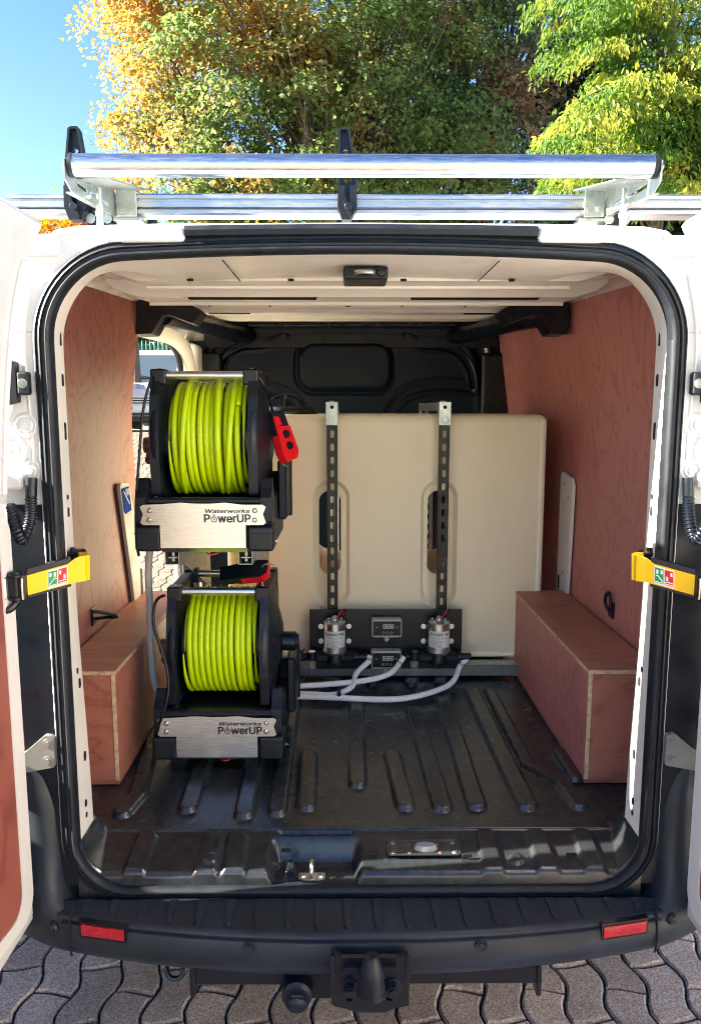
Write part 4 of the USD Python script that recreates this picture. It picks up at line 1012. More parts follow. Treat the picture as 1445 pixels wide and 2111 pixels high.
def fin(name_px, yF, zb, zt, wb, wt, lean, lab=None, clamp=True):
    xb_ = P(name_px, 400, y=yF)[0]
    out = Polygon([(xb_ - wb, zb), (xb_ - wb - .001, zb + (zt - zb) * .45), (xb_ - wt + lean - .004, zt - .004), (xb_ - wt + lean + .004, zt), (xb_ + wt + lean - .004, zt), (xb_ + wt + lean, zt - .008), (xb_ + wb + .001, zb + (zt - zb) * .5), (xb_ + wb, zb)])
    inn = out.buffer(-.0055)
    ho = unary_union([Point(xb_ + lean * .8, zt - .055).buffer(.0055), Point(xb_, zb + (zt - zb) * .42).buffer(.0115)])
    f = part('ladder_stop', cat([prism(out.difference(inn), 'y', yF - .024, yF)]), PLASTIC, rack)
    part('stop_web', prism(inn.buffer(.001).difference(ho), 'y', yF - .010, yF - .002), PLASTIC_S, f)
    part('stop_eyelet', cat([lathe([(.0055, .003), (.0085, .003), (.0085, 0), (.0055, 0), (.0055, .003)], (xb_ + lean * .8, yF - .010, zt - .055), '-y')]), PLASTIC, f)
    if clamp:
        zc = zb
        cl = Polygon([(xb_ - wb, zc + .06), (xb_ + wb, zc + .06), (xb_ + wb + .001, zc + .01), (xb_ + wb - .014, zc - .022), (xb_ - wb + .01, zc - .022), (xb_ - wb - .001, zc + .01)])
        c = part('stop_clamp', prism(cl.difference(sbox(xb_ - .006, zc + .012, xb_ + .006, zc + .07)), 'y', yF - .034, yF), PLASTIC, f)
        part('clamp_wing', cat([hull([(xb_ + a, y, zc + b) for y in (yF - .05, yF - .034) for a, b in ((-.013, .024), (-.006, .03), (.002, .012), (.014, -.016), (.010, -.022), (-.002, -.004))]), cyl(.009, (xb_ + .002, yF - .034, zc + .006), (xb_ + .002, yF - .056, zc + .006))]), PLASTIC, f)
    return f
YF = YC - .03
zt = P(720, 268, y=YF)[2]; zb = P(720, 440, y=YF)[2]
fin(716, YF, zb, zt, .0235, .0125, -.006)
zt = P(157, 266, y=YF)[2]
fin(163, YF, P(157, 440, y=YF)[2], zt, .027, .012, .003)
yf2 = 1.25 - .03
zt2 = P(315, 446, y=yf2)[2]
fin(313, yf2, zt2 - .20, zt2, .028, .012, .004, clamp=False)
zt3 = P(712, 440, y=yf2)[2]; fin(708, yf2, zt3 - .2, zt3 + .03, .028, .015, -.004, clamp=False)

# ------------------------------------------------------------------ plywood boxes over the wheel arches
def ply_box(s, xin, label, cat_='plywood box'):
    y0, y1, zt = .30, 1.215, .912; xo = .842; T = .012
    b = thing('plywood_box', label, cat_, (s * (xin + xo) / 2, (y0 + y1) / 2, .585))
    q = lambda a, c: (min(s * a, s * c), max(s * a, s * c))
    zb = .586
    z_low = zb
    # top board, side board, end board with pale ply edges showing
    a, c = q(xin, xo); t = part('top_board', box(a, c, y0, y1, zt - .001, zt + T * .1, .0008), PLY_TOP, b)
    part('top_edge', box(a - (.0006 if s > 0 else 0), c + (.0006 if s < 0 else 0), y0 - .0006, y1, zt - T, zt - .0012, .0006), PLY_EDGE, b)
    a, c = q(xin + .0012, xin + T); part('side_board', box(a, c, y0 + .0012 + T * 0, y1, z_low, zt - T - .0004, .0008), PLY_BOX if s < 0 else PLY_R, b)
    a, c = q(xin + .0004, xin + T); part('side_edge', box(a, c, y0, y0 + .001, z_low + .002, zt - T - .0004, .0003), PLY_EDGE, b)
    a, c = q(xin + T + .0008, xo); e = part('end_board', box(a, c, y0 + .002, y0 + T, z_low, zt - T - .0004, .0008), PLY_BOX, b)
    a, c = q(xin + .003, xo); part('base_board', box(a, c, y0 + .006, y1 - .01, z_low - .013, z_low - .001, .001), PLY_BOX, b)
    for z in (.66, .80): part('wood_screw', lathe([(0, .001), (.003, .001), (.0045, 0)], (s * (xin + .10 + (.03 if z > .7 else 0)), y0 + .002, z), '-y'), DULL, e)
    return b
ply_box(-1, .676, 'reddish plywood box over the left wheel arch beside the hose reels')
ply_box(1, .644, 'reddish plywood box over the right wheel arch beside the cream tank')

# ------------------------------------------------------------------ water tank
TY0, TY1 = 1.20, 1.86
TX0, TX1, TZ0, TZ1 = -.505, .752, .632, 1.612
tank = thing('water_tank', 'large cream plastic water tank with two moulded slots', 'water tank', (.12, 1.5, TZ0))
body = m3.Manifold.hull_points(np.vstack([np.array([x, y, z]) + _ico * .035 for x in (TX0 + .035, TX1 - .035) for y in (TY0 + .035, TY1 - .035) for z in (TZ0 + .035, TZ1 - .035)]))
def stad3(cx, z0, z1, w, y): return [(cx + w * math.cos(a), y, zc + w * math.sin(a)) for zc in (z0 + w, z1 - w) for a in np.linspace(0, 2 * np.pi, 25)]
for pxa, pxb in ((658, 701), (866, 897)):
    pass
hl0 = P(656, 1012, y=TY0 + .05); hl1 = P(660, 1180, y=TY0 + .05)
cxs = []
for px in (683, 905):
    c = P(px, 1100, y=TY0)[0]; cxs.append(c)
    rz0, rz1 = P(px, 1255, y=TY0)[2], P(px, 988, y=TY0)[2]
    hz0, hz1 = P(px, 1182, y=TY0 + .04)[2], P(px, 1011, y=TY0 + .04)[2]
    cut = m3.Manifold.hull_points(np.array(stad3(c, rz0, rz1, .073, TY0 - .001) + stad3(c, rz0 + .02, rz1 - .02, .058, TY0 + .028)))
    body = body - cut
    hole_ = m3.Manifold.hull_points(np.array(stad3(c - .006, hz0, hz1, .036 if px > 700 else .042, TY0 + .02) + stad3(c + .02, hz0 - .03, hz1 + .03, .15, TY1 + .05)))
    body = body - hole_
tbm = tm(body)
part('tank_body', tbm, TANK, tank, smooth=40)
lidc = P(590, 846, y=1.50); lidc[2] = TZ1
part('tank_lid', lathe([(0, .032), (.10, .032), (.112, .028), (.118, .018), (.13, .016), (.135, .01), (.135, 0), (0, 0)], lidc, 'z', 40), PLASTIC_S, tank)
part('lid_handle', cat([tube(spath([lidc + [-.07, 0, .03], lidc + [-.06, 0, .055], lidc + [.06, 0, .055], lidc + [.07, 0, .03]], 16), .006, 8), tube(spath([lidc + [0, -.07, .03], lidc + [0, -.06, .052], lidc + [0, .06, .052], lidc + [0, .07, .03]], 16), .006, 8)]), PLASTIC_S, tank)
# ------------------------------------------------------------------ restraint frame: rail, posts, straps over the top
frame = thing('tank_frame', 'steel channel frame clamping the cream tank, slotted posts and base rail', 'tank frame', (.1, 1.17, .575))
part('base_rail', cat([box(-.62, .845, 1.14, 1.19, .583, .628, .003)]), DULL, frame)
part('base_rail', cat([box(-.50, .80, 1.88, 1.92, .583, .628, .003)]), DULL, frame)
part('rail_lip', box(-.62, .845, 1.135, 1.195, .6285, .6315, .0008), GALV, frame)
def channel(xc, yf, z0, z1, name='channel_post', depth=.041, mat=DARKSTRUT, slots=True, wd=.0205, parent=None, pitch=.05):
    web = sbox(xc - wd, z0, xc + wd, z1)
    cuts = []
    k = 0; z = z1 - .045
    while z > z0 + .03:
        cuts.append(LineString([(xc, z - .0075), (xc, z + .0075)]).buffer(.0068, 6)); z -= pitch
    w = web.difference(unary_union(cuts)) if slots else web
    ms = [prism(w, 'y', yf, yf + .0025)]
    for s in (-1, 1):
        ms.append(box(xc + s * wd - .0025 * (s > 0), xc + s * wd + .0025 * (s < 0), yf + .002, yf + depth, z0, z1, .0006))
        ms.append(box(min(xc + s * wd, xc + s * (wd - .010)), max(xc + s * wd, xc + s * (wd - .010)), yf + depth - .0025, yf + depth, z0, z1, .0006))
        ms.append(box(min(xc + s * (wd - .001), xc + s * (wd - .005)), max(xc + s * (wd - .001), xc + s * (wd - .005)), yf - .0022, yf + .001, z0, z1, .0006))
    return part(name, cat(ms), mat, parent)
PY = 1.135
for px0, px1, lab in ((686, 684, 'slotted front post on the left'), (908, 919, 'slotted front post on the right')):
    xc = (P(px0, 1200, y=PY)[0] + P(px1, 900, y=PY)[0]) / 2
    zt = P(px1, 870, y=PY)[2]
    ps = channel(xc, PY, .632, zt, parent=frame, depth=.016)
    z2 = P(px1, 828, y=PY)[2]
    part('post_bracket', cat([box(xc - .0225, xc + .0225, PY - .008, PY - .004, zt - .012, z2, .001), box(xc - .021, xc + .021, PY - .004, PY + .04, zt, z2 - .004, .002)]), GALV, frame)
    part('bracket_bolt', bolt((xc, PY - .008, zt + .012), '-y', .0085, .006), GALV, frame)
    part('bracket_hole', cyl(.007, (xc, PY - .0085, z2 - .02), (xc, PY - .006, z2 - .02)), CAVITY, frame)
    part('top_channel', cat([box(xc - .0205, xc + .0205, PY + .03, 1.90, z2 - .036, z2 - .033, .001), box(xc - .0205, xc - .018, PY + .03, 1.90, z2 - .036, z2 - .002, .001), box(xc + .018, xc + .0205, PY + .03, 1.90, z2 - .036, z2 - .002, .001)]), GALV, frame)
    for yy in (PY + .02, PY + .09): part('top_bolt', cat([cyl(.008, (xc, yy, z2 - .03), (xc, yy, z2 + .004)), box(xc - .016, xc + .016, yy - .012, yy + .012, z2 - .004, z2 - .001, .001)]), GALV, frame)
    channel(xc, 1.90, .632, z2, parent=frame, name='rear_post', mat=GALV)
# a grey post seen through the right-hand slot
xc = P(881, 1100, y=1.95)[0] ; channel(xc, 1.95, .60, 1.60, parent=frame, name='rear_post', mat=GALV, wd=.0235)
# ------------------------------------------------------------------ pump board, pumps, controllers
BY = 1.118
ba, bb = P(638, 1257, y=BY), P(953, 1257, y=BY); bz0 = P(800, 1379, y=BY)[2]; bz1 = P(800, 1257, y=BY)[2]
board = solo('pump_board', prism(rounded(sbox(ba[0], bz0, bb[0], bz1), .004), 'y', BY, BY + .012), PLASTIC_S, 'matt black board carrying pumps and controllers in front of the tank', 'pump board')
def pump(px, label):
    c = P(px, 1315, y=BY - .06); x = c[0]; y = BY - .052
    za = P(px, 1281, y=y)[2]; zb_ = P(px, 1352, y=y)[2]
    t = thing('pump', label, 'pump', (x, y, zb_))
    R_ = .0405
    top = za
    part('mount_plate', box(x - .062, x + .062, BY - .010, BY - .007, zb_ + .035, zb_ + .115, .002), DARKSTRUT, t)
    for dx in (-.054, .054):
        for dz in (.045, .104): part('mount_screw', bolt((x + dx, BY - .010, zb_ + dz), '-y', .006, .005), STEEL, t)
    part('motor_can', lathe([(0, zb_ + .040), (R_, zb_ + .040), (R_, top - .004), (R_ - .003, top), (0, top)], (x, y, 0), 'z', 36), STEEL, t)
    part('motor_cap', cat([lathe([(0, top + .004), (R_ - .004, top + .003), (R_ + .001, top - .001), (R_ + .001, top - .006), (0, top - .008)], (x, y, 0), 'z', 36)] + [lathe([(0, .008), (.005, .007), (.006, 0)], (x + R_ * .75 * math.cos(a), y + R_ * .75 * math.sin(a), top + .002), 'z') for a in (.6, 2.5, 3.9, 5.5)] + [lathe([(0, .024), (.005, .022), (.012, .014), (.013, .004), (.02, 0)], (x, y, top), 'z')]), GALV, t)
    th = np.linspace(-1.25, 1.25, 24) - np.pi / 2
    lab_ = []
    for z in (top - .115 + .015, top - .030):
        lab_.append(np.stack([x + (R_ + .0006) * np.cos(th), y + (R_ + .0006) * np.sin(th), np.full(24, z)], 1))
    lb = part('printed_label', grid_mesh(np.array(lab_)), LABEL, t, smooth=True)
    def wrap(m, zc, wd):
        b = m.bounds; s = wd / (b[1, 0] - b[0, 0])
        a = -np.pi / 2 + ((m.vertices[:, 0] - (b[0, 0] + b[1, 0]) / 2) * s) / R_
        rr = R_ + .0008 + m.vertices[:, 2] * .5
        m.vertices = np.stack([x + rr * np.cos(a), y + rr * np.sin(a), zc + m.vertices[:, 1]], 1); return m
    part('label_text', cat([wrap(meshkit.text_mesh('CLEANLYNE', .0105, .0006, True), top - .047, .082), wrap(meshkit.text_mesh('1000-945-135-U-CR', .0055, .0006), top - .059, .062)]), BLACKINK, lb, smooth=False)
    def vec(z, a0, a1):
        aa = np.linspace(a0, a1, 14) - np.pi / 2; return tube(np.stack([x + (R_ + .0008) * np.cos(aa), y + (R_ + .0008) * np.sin(aa), np.full(14, z)], 1), .00045, 4)
    part('label_line', cat([vec(top - .066 - .0052 * k, -.75, .75 if k % 2 else .3) for k in range(6)]), BLACKINK, lb, smooth=False)
    part('pump_skirt', lathe([(0, zb_ + .042), (R_ + .001, zb_ + .042), (R_ + .004, zb_ + .030), (R_ + .005, zb_ + .022), (R_ - .004, zb_ + .010), (0, zb_ + .008)], (x, y, 0), 'z', 36), DULL, t)
    part('pump_head', cat([box(x - .075, x + .075, y - .022, y + .040, zb_ - .018, zb_ + .012, .006), lathe([(0, .014), (.03, .012), (.036, 0), (.036, -.028), (0, -.030)], (x, y, zb_), 'z', 24), cyl(.014, (x - .115, y, zb_ - .004), (x + .125, y, zb_ - .004)), cyl(.019, (x + .07, y, zb_ - .004), (x + .086, y, zb_ - .004)), cyl(.019, (x - .086, y, zb_ - .004), (x - .07, y, zb_ - .004)), cyl(.007, (x, y - .02, zb_ - .02), (x, y - .045, zb_ - .032))]), PLASTIC_S, t)
    w = spath([(x + .004, y - .01, top + .012), (x + .018, y - .004, top + .028), (x + .032, y + .01, top + .042), (x + .036, y + .02, top + .03), (x + .024, y + .035, top + .012)], 26)
    part('lead', tube(w, .0022, 6), PALE_WIRE, t); part('lead', tube(w + [.006, .003, .001], .0022, 6), PLASTIC_S, t)
    return x, y, zb_
pL = pump(690, 'left silver water pump with white label on the black board')
pR = pump(905, 'right silver water pump with white label on the black board')
def controller(px, py, label):
    c = P(px, py, y=BY - .03); x, z = c[0], c[2]
    t = thing('pump_controller', label, 'controller', (x, BY, z))
    part('case', rbox(x - .058, x + .058, BY - .045, BY - .0005, z - .036, z + .036, .006), GREYLID, t)
    part('front_panel', prism(rounded(sbox(x - .053, z - .027, x + .053, z + .029), .003), 'y', BY - .047, BY - .0445), PLASTIC_S, t)
    for dx in (-.052, .052):
        for dz in (-.030, .030): part('case_screw', lathe([(0, .003), (.003, .0025), (.004, 0)], (x + dx, BY - .0452, z + dz), '-y'), DULL, t)
    segs = []
    def digit(x0, z0, w=.009, h=.016):
        for (a, b, c_, d) in ((0, 0, w, 0), (0, h / 2, w, h / 2), (0, h, w, h), (0, 0, 0, h / 2), (w, 0, w, h / 2), (0, h / 2, 0, h), (w, h / 2, w, h)):
            aa, cc = np.array([a, b]), np.array([c_, d]); dd = (cc - aa) * .12; aa = aa + dd; cc = cc - dd
            segs.append(box(x0 + min(aa[0], cc[0]) - .001, x0 + max(aa[0], cc[0]) + .001, BY - .0477, BY - .0468, z0 + min(aa[1], cc[1]) - .001, z0 + max(aa[1], cc[1]) + .001, .0003))
    for k in range(3): digit(x - .013 + k * .0145, z + .001)
    part('digits', cat(segs), WHITEP, t, smooth=False)
    rings = []
    for k in range(3): rings.append(lathe([(.0045, .0006), (.0055, .0006), (.0055, 0), (.0045, 0), (.0045, .0006)], (x - .013 + k * .0155, BY - .047, z - .016), '-y', 16)); rings.append(box(x - .015 + k * .0155, x - .011 + k * .0155, BY - .0477, BY - .0468, z - .0167, z - .0153, .0002))
    rings.append(box(x - .042, x - .034, BY - .0477, BY - .0468, z + .004, z + .007, .0003)); rings.append(lathe([(.003, .0006), (.004, .0006), (.004, 0), (.003, 0), (.003, .0006)], (x + .038, BY - .047, z + .006), '-y', 14))
    part('key_marks', cat(rings), GREYLID, t, smooth=False)
    part('cable_gland', cat([cyl(.0085, (x, BY - .022, z - .036), (x, BY - .022, z - .046)), tube([(x, BY - .022, z - .044), (x, BY - .022, z - .052)], .010, 6), cyl(.006, (x, BY - .022, z - .052), (x, BY - .022, z - .057))]), GREYLID, t)
controller(797, 1294, 'upper pump controller with 888 display between the pumps')
controller(796, 1359, 'lower pump controller with 888 display between the pumps')
def strainer(px, label, knob=False):
    x = P(px, 1352, y=BY - .06)[0]; y, z = BY - .055, pL[2] - .004
    t = thing('water_strainer', label, 'strainer', (x, y, z - .03))
    part('body', cat([lathe([(0, .022), (.016, .022), (.021, .018), (.022, -.008), (.018, -.012), (0, -.012)], (x, y, z), 'z', 24), cyl(.011, (x - .036, y, z), (x + .055, y, z)), cyl(.015, (x - .036, y, z), (x - .026, y, z)), cyl(.015, (x + .03, y, z), (x + .04, y, z))]), PLASTIC_S, t)
    part('cap_disc', lathe([(0, .002), (.013, .0018), (.0145, 0)], (x, y, z + .0222), 'z'), WHITEP if knob else DULL, t)
    part('cup', lathe([(0, -.044), (.014, -.044), (.0155, -.040), (.0165, -.012), (.0145, -.012), (.0135, -.039), (0, -.041)], (x, y, z), 'z', 24), CUP, t)
    if knob: part('wing_tap', cat([cyl(.006, (x - .038, y - .01, z - .012), (x - .038, y - .01, z + .028)), hull([(x - .05, y - .012, z + .022), (x - .026, y - .012, z + .030), (x - .05, y - .004, z + .026), (x - .026, y - .004, z + .036)]), hull([(x - .048, y - .012, z - .012), (x - .028, y - .012, z - .004), (x - .05, y - .004, z - .006), (x - .028, y - .004, z + .002)])]), PLASTIC_S, t)
    return x, y, z
s1_ = strainer(643, 'clear-cup water strainer with white cap left of the left pump', True)
s2_ = strainer(855, 'clear-cup water strainer between lower controller and right pump')
# hoses
def hose(pts, label, r=.0105):
    pa = spath(pts, 90); t = thing('water_hose', label, 'hose', pa[0])
    part('braided_pipe', tube(pa, r, 14), CLEARHOSE, t, smooth=True)
    for k in (4,): d = pa[k + 1] - pa[k]; d /= np.linalg.norm(d); part('hose_clamp', cat([tube([pa[k], pa[k] + d * .007], r + .0012, 16), box(pa[k][0] - .005, pa[k][0] + .005, pa[k][1] - r - .007, pa[k][1] - r, pa[k][2] - .004, pa[k][2] + .004, .001)]), STEEL, t)
    return t
HZ = .598
F_ = lambda a, b, z=HZ: P(a, b, z=z)
h1 = hose([np.array([s1_[0] - .05, s1_[1], s1_[2]]), P(613, 1362, y=1.06), P(610, 1380, y=1.02), P(600, 1398, y=.98), P(580, 1408, y=.95), P(540, 1412, y=.93)], 'short white braided hose from the left strainer down behind the reel')
xq = P(735, 1362, y=BY - .05)
hose([np.array([pL[0] + .12, pL[1], pL[2] - .004]), np.array([pL[0] + .133, pL[1] - .008, pL[2] - .006]), P(738, 1384, y=1.03), P(728, 1412, y=.96), P(700, 1430, y=.92), F_(650, 1432, .60), F_(585, 1430, .60), F_(530, 1428, .60)], 'white braided hose curving down from the left pump outlet')
hose([np.array([s2_[0] - .04, s2_[1], s2_[2]]), P(823, 1368, y=1.05), P(808, 1386, y=1.01), P(765, 1401, y=.985), P(690, 1410, y=.97), P(590, 1417, y=.955), P(540, 1420, y=.95)], 'white braided hose running under the lower controller')
hose([np.array([pR[0] + .12, pR[1], pR[2] - .004]), P(949, 1372, y=1.055), P(940, 1395, y=1.02), P(900, 1424, y=.94), F_(825, 1441), F_(740, 1441), F_(650, 1437), F_(585, 1435), F_(530, 1432)], 'long white braided hose looping across the floor from the right pump')
for a, b, z in ((s1_[0] - .05, s1_[1], s1_[2]), (pL[0] + .128, pL[1], pL[2] - .004), (s2_[0] - .046, s2_[1], s2_[2]), (pR[0] + .126, pR[1], pR[2] - .004)): pass
ct = P(699, 1436, y=.90)
solo('cable_tie', cat([box(ct[0] - .007, ct[0] + .007, ct[1] - .025, ct[1] + .018, ct[2] - .014, ct[2] + .022, .004)]), PLASTIC_S, 'black tie binding two white hoses together on the floor', 'cable tie')

# ------------------------------------------------------------------ hose reels
def reel(cx, y0, zb, label, seed, upper):
    t = thing('hose_reel', label, 'hose reel', (cx, y0 + .2, zb))
    r_ = np.random.default_rng(seed)
    W = .168; D = .385; cy = y0 + .205; cz = zb + .305
    Rw = .160
    # base housing
    side = [(y0 + .012, zb + .004), (y0 + .012, zb + .070), (y0 + .004, zb + .085), (y0 + .004, zb + .15), (y0 + .03, zb + .175), (y0 + .05, zb + .205), (y0 + .10, zb + .14), (y0 + .29, zb + .14), (y0 + .33, zb + .20), (y0 + .365, zb + .17), (y0 + D, zb + .10), (y0 + D, zb + .004)]
    for s in (-1, 1):
        xo, xi = cx + s * (W + .018), cx + s * (W - .012)
        sb = part('side_frame', cat([prism(rounded(Polygon(side), .006), 'x', min(xo, xi), max(xo, xi)), rbox(min(cx + s * (W + .024), cx + s * .118), max(cx + s * (W + .024), cx + s * .118), y0 - .004, y0 + .09, zb, zb + .072, .010)]), PLASTIC, t)
        part('frame_groove', box(min(cx + s * (W + .0245), cx + s * .1175), max(cx + s * (W + .0245), cx + s * .1175), y0 - .0045, y0 + .088, zb + .051, zb + .0525, .0003), CAVITY, sb)
        # tie bolt tabs
    part('back_panel', box(cx - W + .012, cx + W - .012, y0 + .352, y0 + .366, zb + .004, zb + .26, .003), PLASTIC_S, t)
    part('tray', cat([box(cx - W + .01, cx + W - .01, y0 + .012, y0 + D - .01, zb + .006, zb + .12, .004), box(cx - W + .008, cx + W - .008, y0 - .002, y0 + .03, zb + .132, zb + .150, .006)]), PLASTIC, t)
    # stainless front plate
    zA, zB_, zC = zb + .012, zb + .076, zb + .138
    n0, n1 = cx - .119, cx + .116
    pl = Polygon([(n0, zA), (n1, zA), (n1, zB_), (cx + W - .004, zB_), (cx + W + .004, zB_ + .006), (cx + W - .004, zB_ + .03), (cx + W + .004, zC - .012), (cx + W - .004, zC - .006), (cx + .11, zC - .006), (cx + .06, zC), (cx + .02, zC - .003), (cx - .02, zC - .003), (cx - .06, zC), (cx - .11, zC - .004), (cx - W + .004, zC - .006), (cx - W - .004, zC - .012), (cx - W + .004, zB_ + .03), (cx - W - .004, zB_ + .006), (cx - W + .004, zB_), (n0, zB_)])
    yp = y0 - .008
    pm = prism(pl.buffer(-.0015).buffer(.0015, 3), 'y', yp, yp + .003)
    lipm = hull([(x, y, z) for x in (n0, n1) for y, z in ((yp, zA), (yp + .003, zA), (yp + .022, zA - .016), (yp + .025, zA - .016))])
    fp = part('front_plate', pm, STEEL, t)
    part('plate_fold', lipm, STEEL, fp)
    for dx, z in ((-W + .022, zC - .022), (-W + .020, zB_ + .014), (W - .026, zC - .022), (W - .027, zB_ + .014)):
        part('plate_screw', lathe([(0, .004), (.004, .0035), (.0062, .0015), (.0072, 0)], (cx + dx, yp, z), '-y'), CHROME, fp)
    ink = INK if upper else BLACKINK
    tx0, tx1 = cx + .003, cx + .130
    part('brand_lettering', text_on('Waterworks', tx0 + .001, tx1 - .003, zC - .028, .0098, yp - .0002, True, .25), ink, fp, smooth=False)
    wP = .016; zt_ = zC - .054
    lets = [text_on('P', tx0, tx0 + wP, zt_, .0215, yp - .0002), text_on('werUP', tx0 + .0375, tx1, zt_, .0215, yp - .0002)]
    a = np.linspace(math.radians(125), math.radians(415), 26); cR = np.array([tx0 + .0268, zt_ + .0082])
    arc = LineString([(cR[0] + .0078 * math.cos(q), cR[1] + .0078 * math.sin(q)) for q in a]).buffer(.0011, 4)
    chain = unary_union([Point(cR[0], cR[1] + o).buffer(.0031).difference(Point(cR[0], cR[1] + o).buffer(.0017)) for o in (0., .0055, .011)])
    lets.append(prism(unary_union([arc, chain]), 'y', yp - .0009, yp - .0002))
    part('model_lettering', cat(lets), ink, fp, smooth=False)
    # cheeks: dished discs and upright handles
    for s in (-1, 1):
        xi = cx + s * .118
        prof = [(0, .040), (.05, .040), (.075, .034), (.11, .022), (.165, .016), (.186, .010), (.190, .002), (.190, -.004), (.184, -.006), (0, -.006)]
        if s < 0: prof = [(r, -h) for r, h in prof][::-1]
        ck = part('reel_flange', lathe(prof, (xi + s * .016, cy, cz), 'x', 56), PLASTIC, t)
        xo = xi + s * .030
        up = Polygon([(y0 + .035, zb + .15), (y0 + .022, zb + .24), (y0 + .020, zb + .33), (y0 + .045, zb + .43), (y0 + .075, zb + .495), (y0 + .335, zb + .495), (y0 + .365, zb + .43), (y0 + .385, zb + .32), (y0 + .375, zb + .22), (y0 + .36, zb + .15)])
        win = Polygon([(y0 + .075, zb + .17), (y0 + .062, zb + .26), (y0 + .062, zb + .33), (y0 + .085, zb + .42), (y0 + .11, zb + .465), (y0 + .30, zb + .465), (y0 + .325, zb + .42), (y0 + .345, zb + .32), (y0 + .335, zb + .22), (y0 + .325, zb + .17)])
        part('upright', cat([prism(rounded(up, .012).difference(rounded(win, .012)), 'x', min(xi + s * .004, xo), max(xi + s * .004, xo))]), PLASTIC, t)
        for yy in (y0 + .085, y0 + .325):
            xa, xb = cx + s * .106, xo + s * .002
            hb = part('handle_block', rbox(min(xa, xb), max(xa, xb), yy - .022, yy + .022, zb + .458, zb + .502, .006), PLASTIC_S, t)
            part('block_screw', lathe([(0, .004), (.004, .003), (.0055, 0)], ((xa + xb) / 2, yy, zb + .502), 'z'), CHROME, hb)
    part('frame_plate', box(cx - .145, cx + .145, y0 + .09, y0 + .32, zb + .4985, zb + .5015, .001), PLASTIC_S, t) if False else None
    for yy in (y0 + .082, y0 + .325):
        part('handle_bar', cyl(.0115, (cx - .108, yy, zb + .485), (cx + .108, yy, zb + .485), 24), STEEL, t)
    part('drum', lathe([(0, -.117), (.118, -.117), (.118, .117), (0, .117)], (cx, cy, cz), 'x', 36), PLASTIC_S, t)
    # the wound hose: two layers, the outer one wandering over the inner
    hr = .0082; path = []
    nT = 12
    th = np.linspace(0, 2 * np.pi * nT, nT * 56)
    x = cx - .104 + .208 * th / th[-1]
    path.append((x, th, np.full(len(th), Rw - .030)))
    th2 = np.linspace(0, 2 * np.pi * nT, nT * 56)
    base = .104 - .208 * th2 / th2[-1]
    n1 = np.interp(np.arange(len(th2)), np.linspace(0, len(th2), nT * 3), r_.normal(0, .0022 if upper else .0010, nT * 3)); k = np.ones(21) / 21
    n1 = np.convolve(np.pad(n1, 10, mode='edge'), k, 'valid')
    wob = (.0026 if upper else .0012) * np.sin(th2 + 1.3) * np.interp(np.arange(len(th2)), np.linspace(0, len(th2), nT), r_.uniform(.3, 1.6, nT))
    rad = Rw - .0055 + np.interp(np.arange(len(th2)), np.linspace(0, len(th2), nT * 2), r_.uniform(-.002, .005 if upper else .0015, nT * 2))
    path.append((cx + np.clip(base + n1 + wob, -.108, .108), th2, rad))
    tubes = []
    for xx, tt, rr in path:
        pts = np.stack([xx, cy - rr * np.cos(tt), cz + rr * np.sin(tt)], 1)
        rt = np.full(len(pts), hr); rt[:10] = np.linspace(.002, hr, 10); rt[-10:] = np.linspace(hr, .002, 10); tubes.append(tube(pts, rt, 12))
    part('wound_hose', cat(tubes), HOSE, t, smooth=True)
    if upper:   # loose crossing turns and the free end
        ex = []
        for x0, x1, ph in ((.012, .034, .0), (.075, .05, .1), (-.06, -.075, 0.)):
            a_ = np.linspace(-1.15, 2.1, 50)
            ex.append(tube(np.stack([cx + np.linspace(x1, x0, 50) + .012 * np.sin(np.linspace(0, 3, 50)), cy - (Rw + .011) * np.cos(a_), cz + (Rw + .011 + .004 * np.sin(a_ * 2)) * np.sin(a_)], 1), hr, 10))
        a_ = np.linspace(.62, 2.2, 30)
        ex.append(tube(np.stack([np.full(30, cx + .092), cy - (Rw + .008) * np.cos(a_), cz + (Rw + .008) * np.sin(a_)], 1), hr, 10))
        part('loose_turn', cat(ex), HOSE, t, smooth=True)
    # pointed tabs at the right, power box behind, hubs
    for z, yy in ((zb + .012, y0 + .06), (zb + .16, y0 + .36)):
        part('steel_tab', prism(Polygon([(cx + W + .01, z), (cx + W + .034, z + .007), (cx + W + .01, z + .016)]), 'y', yy, yy + .002), STEEL, t)
    part('power_box', cat([box(cx + W + .018, cx + W + .045, y0 + .20, y0 + .36, zb + .06, zb + .24, .006), box(cx + W + .018, cx + W + .050, y0 + .35, y0 + .37, zb + .05, zb + .25, .003)]), PLASTIC, t)
    xr = cx + .118 + .055
    if not upper: part('hub', cat([cyl(.030, (xr, cy, cz - .01), (xr + .045, cy, cz - .01), 28), cyl(.024, (xr + .04, cy, cz - .01), (xr + .052, cy, cz - .01), 28)]), PLASTIC_S, t)
    xl = cx - .118 - .05
    part('swivel', cat([cyl(.024, (xl, cy - .02, cz - .02), (xl - .036, cy - .02, cz - .02)), cyl(.012, (xl - .02, cy - .02, cz - .02), (xl - .02, cy - .02, cz - .075)), cyl(.016, (xl - .02, cy - .02, cz - .055), (xl - .02, cy - .02, cz - .07))]), COPPER, t)
    wr = spath([(cx - .01, y0 + .05, zb + .004), (cx + .012, y0 + .02, zb - .012), (cx + .035, y0 + .03, zb - .008), (cx + .05, y0 + .05, zb + .006)], 20)
    part('red_lead', tube(wr, .002, 6), PALE_WIRE, t)
    return cx, cy, cz
RX = -.417
uY, uZ = .335, 1.243
lY, lZ = .365, .617
ru = reel(RX - .008, uY, uZ, 'upper black hose reel wound with loose lime green hose', 3, True)
rl_ = reel(RX + .010, lY, lZ, 'lower black hose reel on the floor wound with neat lime hose', 5, False)
